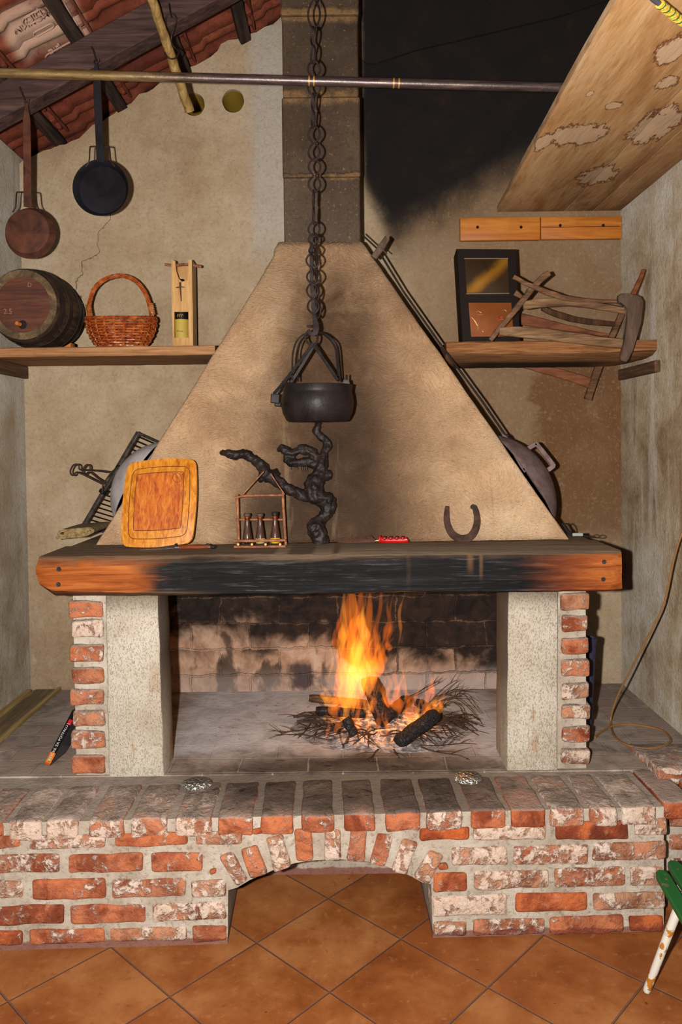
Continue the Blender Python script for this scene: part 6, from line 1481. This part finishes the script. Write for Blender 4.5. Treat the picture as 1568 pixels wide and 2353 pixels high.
for (x0, y0, x1, y1, Y0, Y1, r) in ((683, 1658, 790, 1668, 3.16, 3.16, .006), (675, 1648, 770, 1650, 3.2, 3.2, .005)):
    p, q = P(x0, y0, Y0), P(x1, y1, Y1); mktwig(p, q, V((0, 0, .004)), r, 900 + int(x0), 1)
# flames
fr = thing('fire', 'tall orange flames rising from the burning logs on the hearth', 'fire', V((FCx, FCy, ZH + .03)))
def flame(bx, by, tx, ty, R, mat, Y=3.27, sway=6, seed=0, fat=.28):
    rg = random.Random(seed); n = 26; pts = []; rs = []
    ph = rg.uniform(0, 6); f1 = rg.uniform(1.2, 2.2)
    for i in range(n + 1):
        f = i / n; x = bx + (tx - bx) * f ** 1.1 + sway * math.sin(f * PI * f1 + ph) * math.sin(PI * min(1, f * 1.2)) ; y = by + (ty - by) * f
        pts.append(P(x, y, Y + .012 * math.sin(f * 5 + ph)))
        prf = (min(1, f / fat) ** .7) * (1 - max(0, (f - fat) / (1 - fat))) ** .9 if f < fat else (1 - ((f - fat) / (1 - fat))) ** 1.05
        prf *= 1 + .22 * math.sin(f * 11 + ph * 2) + .12 * math.sin(f * 23 + ph)
        rs.append(max(.0006, m(R, Y) * max(prf, .02)))
    bm = bmn(); tube(bm, pts, rs, 12, flat=(1, .7, 1)); return obj('flame', bm, mat, fr)
A_, B_, D_ = m_flame, m_flamehot, m_flamedim
FL = [(805, 1645, 810, 1300, 24, A_), (822, 1660, 832, 1300, 20, D_), (840, 1630, 852, 1300, 18, A_), (800, 1560, 806, 1310, 15, A_), (858, 1610, 880, 1320, 13, D_), (795, 1620, 795, 1395, 17, A_), (850, 1580, 870, 1440, 20, A_), (830, 1600, 835, 1380, 22, B_),
 (812, 1640, 822, 1450, 15, B_), (845, 1600, 850, 1460, 14, B_), (872, 1560, 895, 1450, 11, D_), (890, 1500, 906, 1462, 8, D_), (884, 1480, 892, 1370, 9, D_), (775, 1650, 760, 1560, 15, A_), (757, 1625, 736, 1565, 11, B_), (745, 1620, 748, 1580, 9, B_), (768, 1640, 776, 1545, 14, A_), (785, 1670, 790, 1540, 15, B_),
 (800, 1680, 806, 1560, 12, B_), (826, 1680, 822, 1540, 12, A_), (818, 1700, 838, 1590, 8, A_), (852, 1690, 846, 1590, 7, A_), (868, 1690, 858, 1600, 7, D_), (880, 1640, 868, 1560, 12, A_), (900, 1640, 892, 1540, 14, D_), (915, 1650, 930, 1530, 13, D_), (905, 1610, 912, 1520, 9, D_), (932, 1630, 934, 1540, 9, D_), (862, 1640, 838, 1575, 9, A_),
 (935, 1690, 970, 1610, 12, B_), (950, 1680, 1000, 1600, 12, B_), (975, 1660, 1030, 1585, 12, A_), (990, 1650, 1012, 1590, 10, B_), (1005, 1630, 1034, 1604, 8, A_), (980, 1630, 995, 1525, 10, D_), (995, 1600, 1002, 1535, 7, D_), (1002, 1650, 1010, 1625, 7, A_), (940, 1660, 922, 1625, 9, A_),
 (772, 1690, 786, 1630, 7, A_), (760, 1670, 770, 1640, 6, B_), (845, 1720, 850, 1660, 6, A_), (875, 1712, 868, 1650, 7, A_), (885, 1690, 898, 1640, 8, A_), (812, 1720, 808, 1670, 6, A_), (918, 1700, 912, 1650, 6, A_), (835, 1500, 842, 1360, 14, B_), (815, 1480, 818, 1360, 12, A_)]
rf_ = random.Random(5)
for k in range(34):
    bx = rf_.gauss(828, 34); by = rf_.uniform(1480, 1690); ht = rf_.uniform(70, 210); tx = bx + rf_.uniform(-6, 26); ty = max(1330, by - ht)
    FL.append((bx, by, tx, ty, rf_.uniform(5, 11), rf_.choice((A_, A_, D_, B_))))
for k in range(14):
    bx = rf_.uniform(900, 1010); by = rf_.uniform(1620, 1700); FL.append((bx, by, bx + rf_.uniform(5, 36), by - rf_.uniform(40, 110), rf_.uniform(4, 9), rf_.choice((A_, D_, B_))))
for k in range(26):
    bx = rf_.gauss(822, 30); by = rf_.uniform(1500, 1680); FL.append((bx, by, bx + rf_.uniform(-5, 22), by - rf_.uniform(60, 150), rf_.uniform(3, 5.5), B_))
for k in range(16):
    bx = rf_.uniform(745, 960); by = rf_.uniform(1650, 1725); FL.append((bx, by, bx + rf_.uniform(-12, 12), by - rf_.uniform(45, 120), rf_.uniform(3.5, 7), rf_.choice((A_, B_, A_))))
for i, (bx, by, tx, ty, R, mt) in enumerate(FL):
    flame(bx, by, tx, ty, R, mt, 3.2 + .12 * random.Random(i).random() if by < 1690 else 3.12, 11 if R > 12 else 7, 40 + i)

# ================================================================== green folding chair, lower right
chd = V((-.086, -1, 0)).normalized(); chp = V((1, -.086, 0)).normalized()
s0 = P(1519, 2006, 2.33); ZS = s0.z
gc = thing('garden_chair', 'garden chair with worn green slats and rusty white legs at the right edge', 'chair', V((s0.x + .15, s0.y - .2, 0)))
for k in range(6):
    if k == 0: a = s0
    else: a = s0 + chp * (.056 * k) + V((0, .05, .004))
    if a.x > 1.33: break
    b = a + chd * .42; bm = bmn()
    pts = [a + (b - a) * f for f in (0, .02, .06, .3, .6, .94, .98, 1)]; ws = [.02, .034, .042, .042, .042, .042, .034, .02]
    sweep(bm, pts, ws, .02, (0, 0, 1), .0012, k); obj('slat', bm, m_green, gc)
f0 = PZ(1486, 2281, 0); f0.z = 0.004
topl = P(1558, 2090, 2.24); 
def leg(p, q): 
    bm = bmn(); tube(bm, [p, p + (q - p) * .03, p + (q - p) * .5, q], [.0095, .0115, .0125, .0135], 14, jit=.04); return obj('leg', bm, m_whiterust, gc)
up = V((topl.x, topl.y, ZS - .012)); ext = f0 + (topl - f0) * ((ZS - .012 - f0.z) / (topl.z - f0.z)); leg(f0, ext)
off = chp * .26; off.x = min(off.x, 1.34 - ext.x); leg(f0 + off, ext + off)
leg(V((ext.x + .08, 1.99, .004)), V((ext.x + .02, 2.24, ZS - .012))); leg(V((ext.x + .08, 1.99, .004)) + V((.2, .03, 0)), V((ext.x + .22, 2.27, ZS - .012)))
for kk in (.05, .33):
    a = s0 + chd * kk - V((0, 0, .019)); bm = bmn(); sweep(bm, [a - chp * .005, a + chp * .3], .022, .016, (0, 0, 1)); obj('seat_rail', bm, m_whiterust, gc)
for kk in (.05, .33):
    for k in range(4):
        a = s0 + chp * (.056 * k) + (V((0, .05, .004)) if k else V((0, 0, 0))) + chd * kk + V((0, 0, .0105))
        if a.x < 1.33: bm = bmn(); lathe(bm, [(.005, -.001), (.004, .001), (.001, .0015)], a, 'Z', 10, capends=False); obj('rivet', bm, m_greywood, gc)
# ------------------------------------------------------------------ light and camera
def light(name, ty, loc, energy, color, **kw):
    l = bpy.data.lights.new(name, ty); l.energy = energy; l.color = color
    for k, v in kw.items(): setattr(l, k, v)
    o = bpy.data.objects.new(name, l); C.objects.link(o); o.location = loc; return o
light('camera_flash', 'POINT', (-.17, 0, 1.67), 1140, (1, .965, .92), shadow_soft_size=.022)
light('fire_glow', 'POINT', (.18, 3.2, .86), 8, (1, .42, .1), shadow_soft_size=.11)
w = bpy.data.worlds.new('World'); bpy.context.scene.world = w; w.use_nodes = True
bg = w.node_tree.nodes['Background']; bg.inputs[0].default_value = (1, .92, .84, 1); bg.inputs[1].default_value = .035
cam = bpy.data.cameras.new('camera'); co = bpy.data.objects.new('camera', cam); C.objects.link(co)
cam.sensor_fit = 'VERTICAL'; cam.sensor_height = 36; cam.lens = 36 * F / H; cam.shift_y = (PPY - H / 2) / H; cam.clip_start = .01
co.matrix_world = Matrix.Translation(CAM) @ ROT.to_4x4()
sc = bpy.context.scene; sc.camera = co
sc.view_settings.view_transform = 'Standard'; sc.view_settings.look = 'None'; sc.view_settings.exposure = 0; sc.view_settings.gamma = 1; sc.view_settings.use_curve_mapping = False
sc.cycles.transparent_max_bounces = 64; sc.cycles.use_denoising = True; sc.cycles.max_bounces = 5; sc.cycles.glossy_bounces = 2; sc.cycles.use_adaptive_sampling = True; sc.cycles.adaptive_threshold = .03; sc.cycles.diffuse_bounces = 1; sc.cycles.volume_bounces = 0
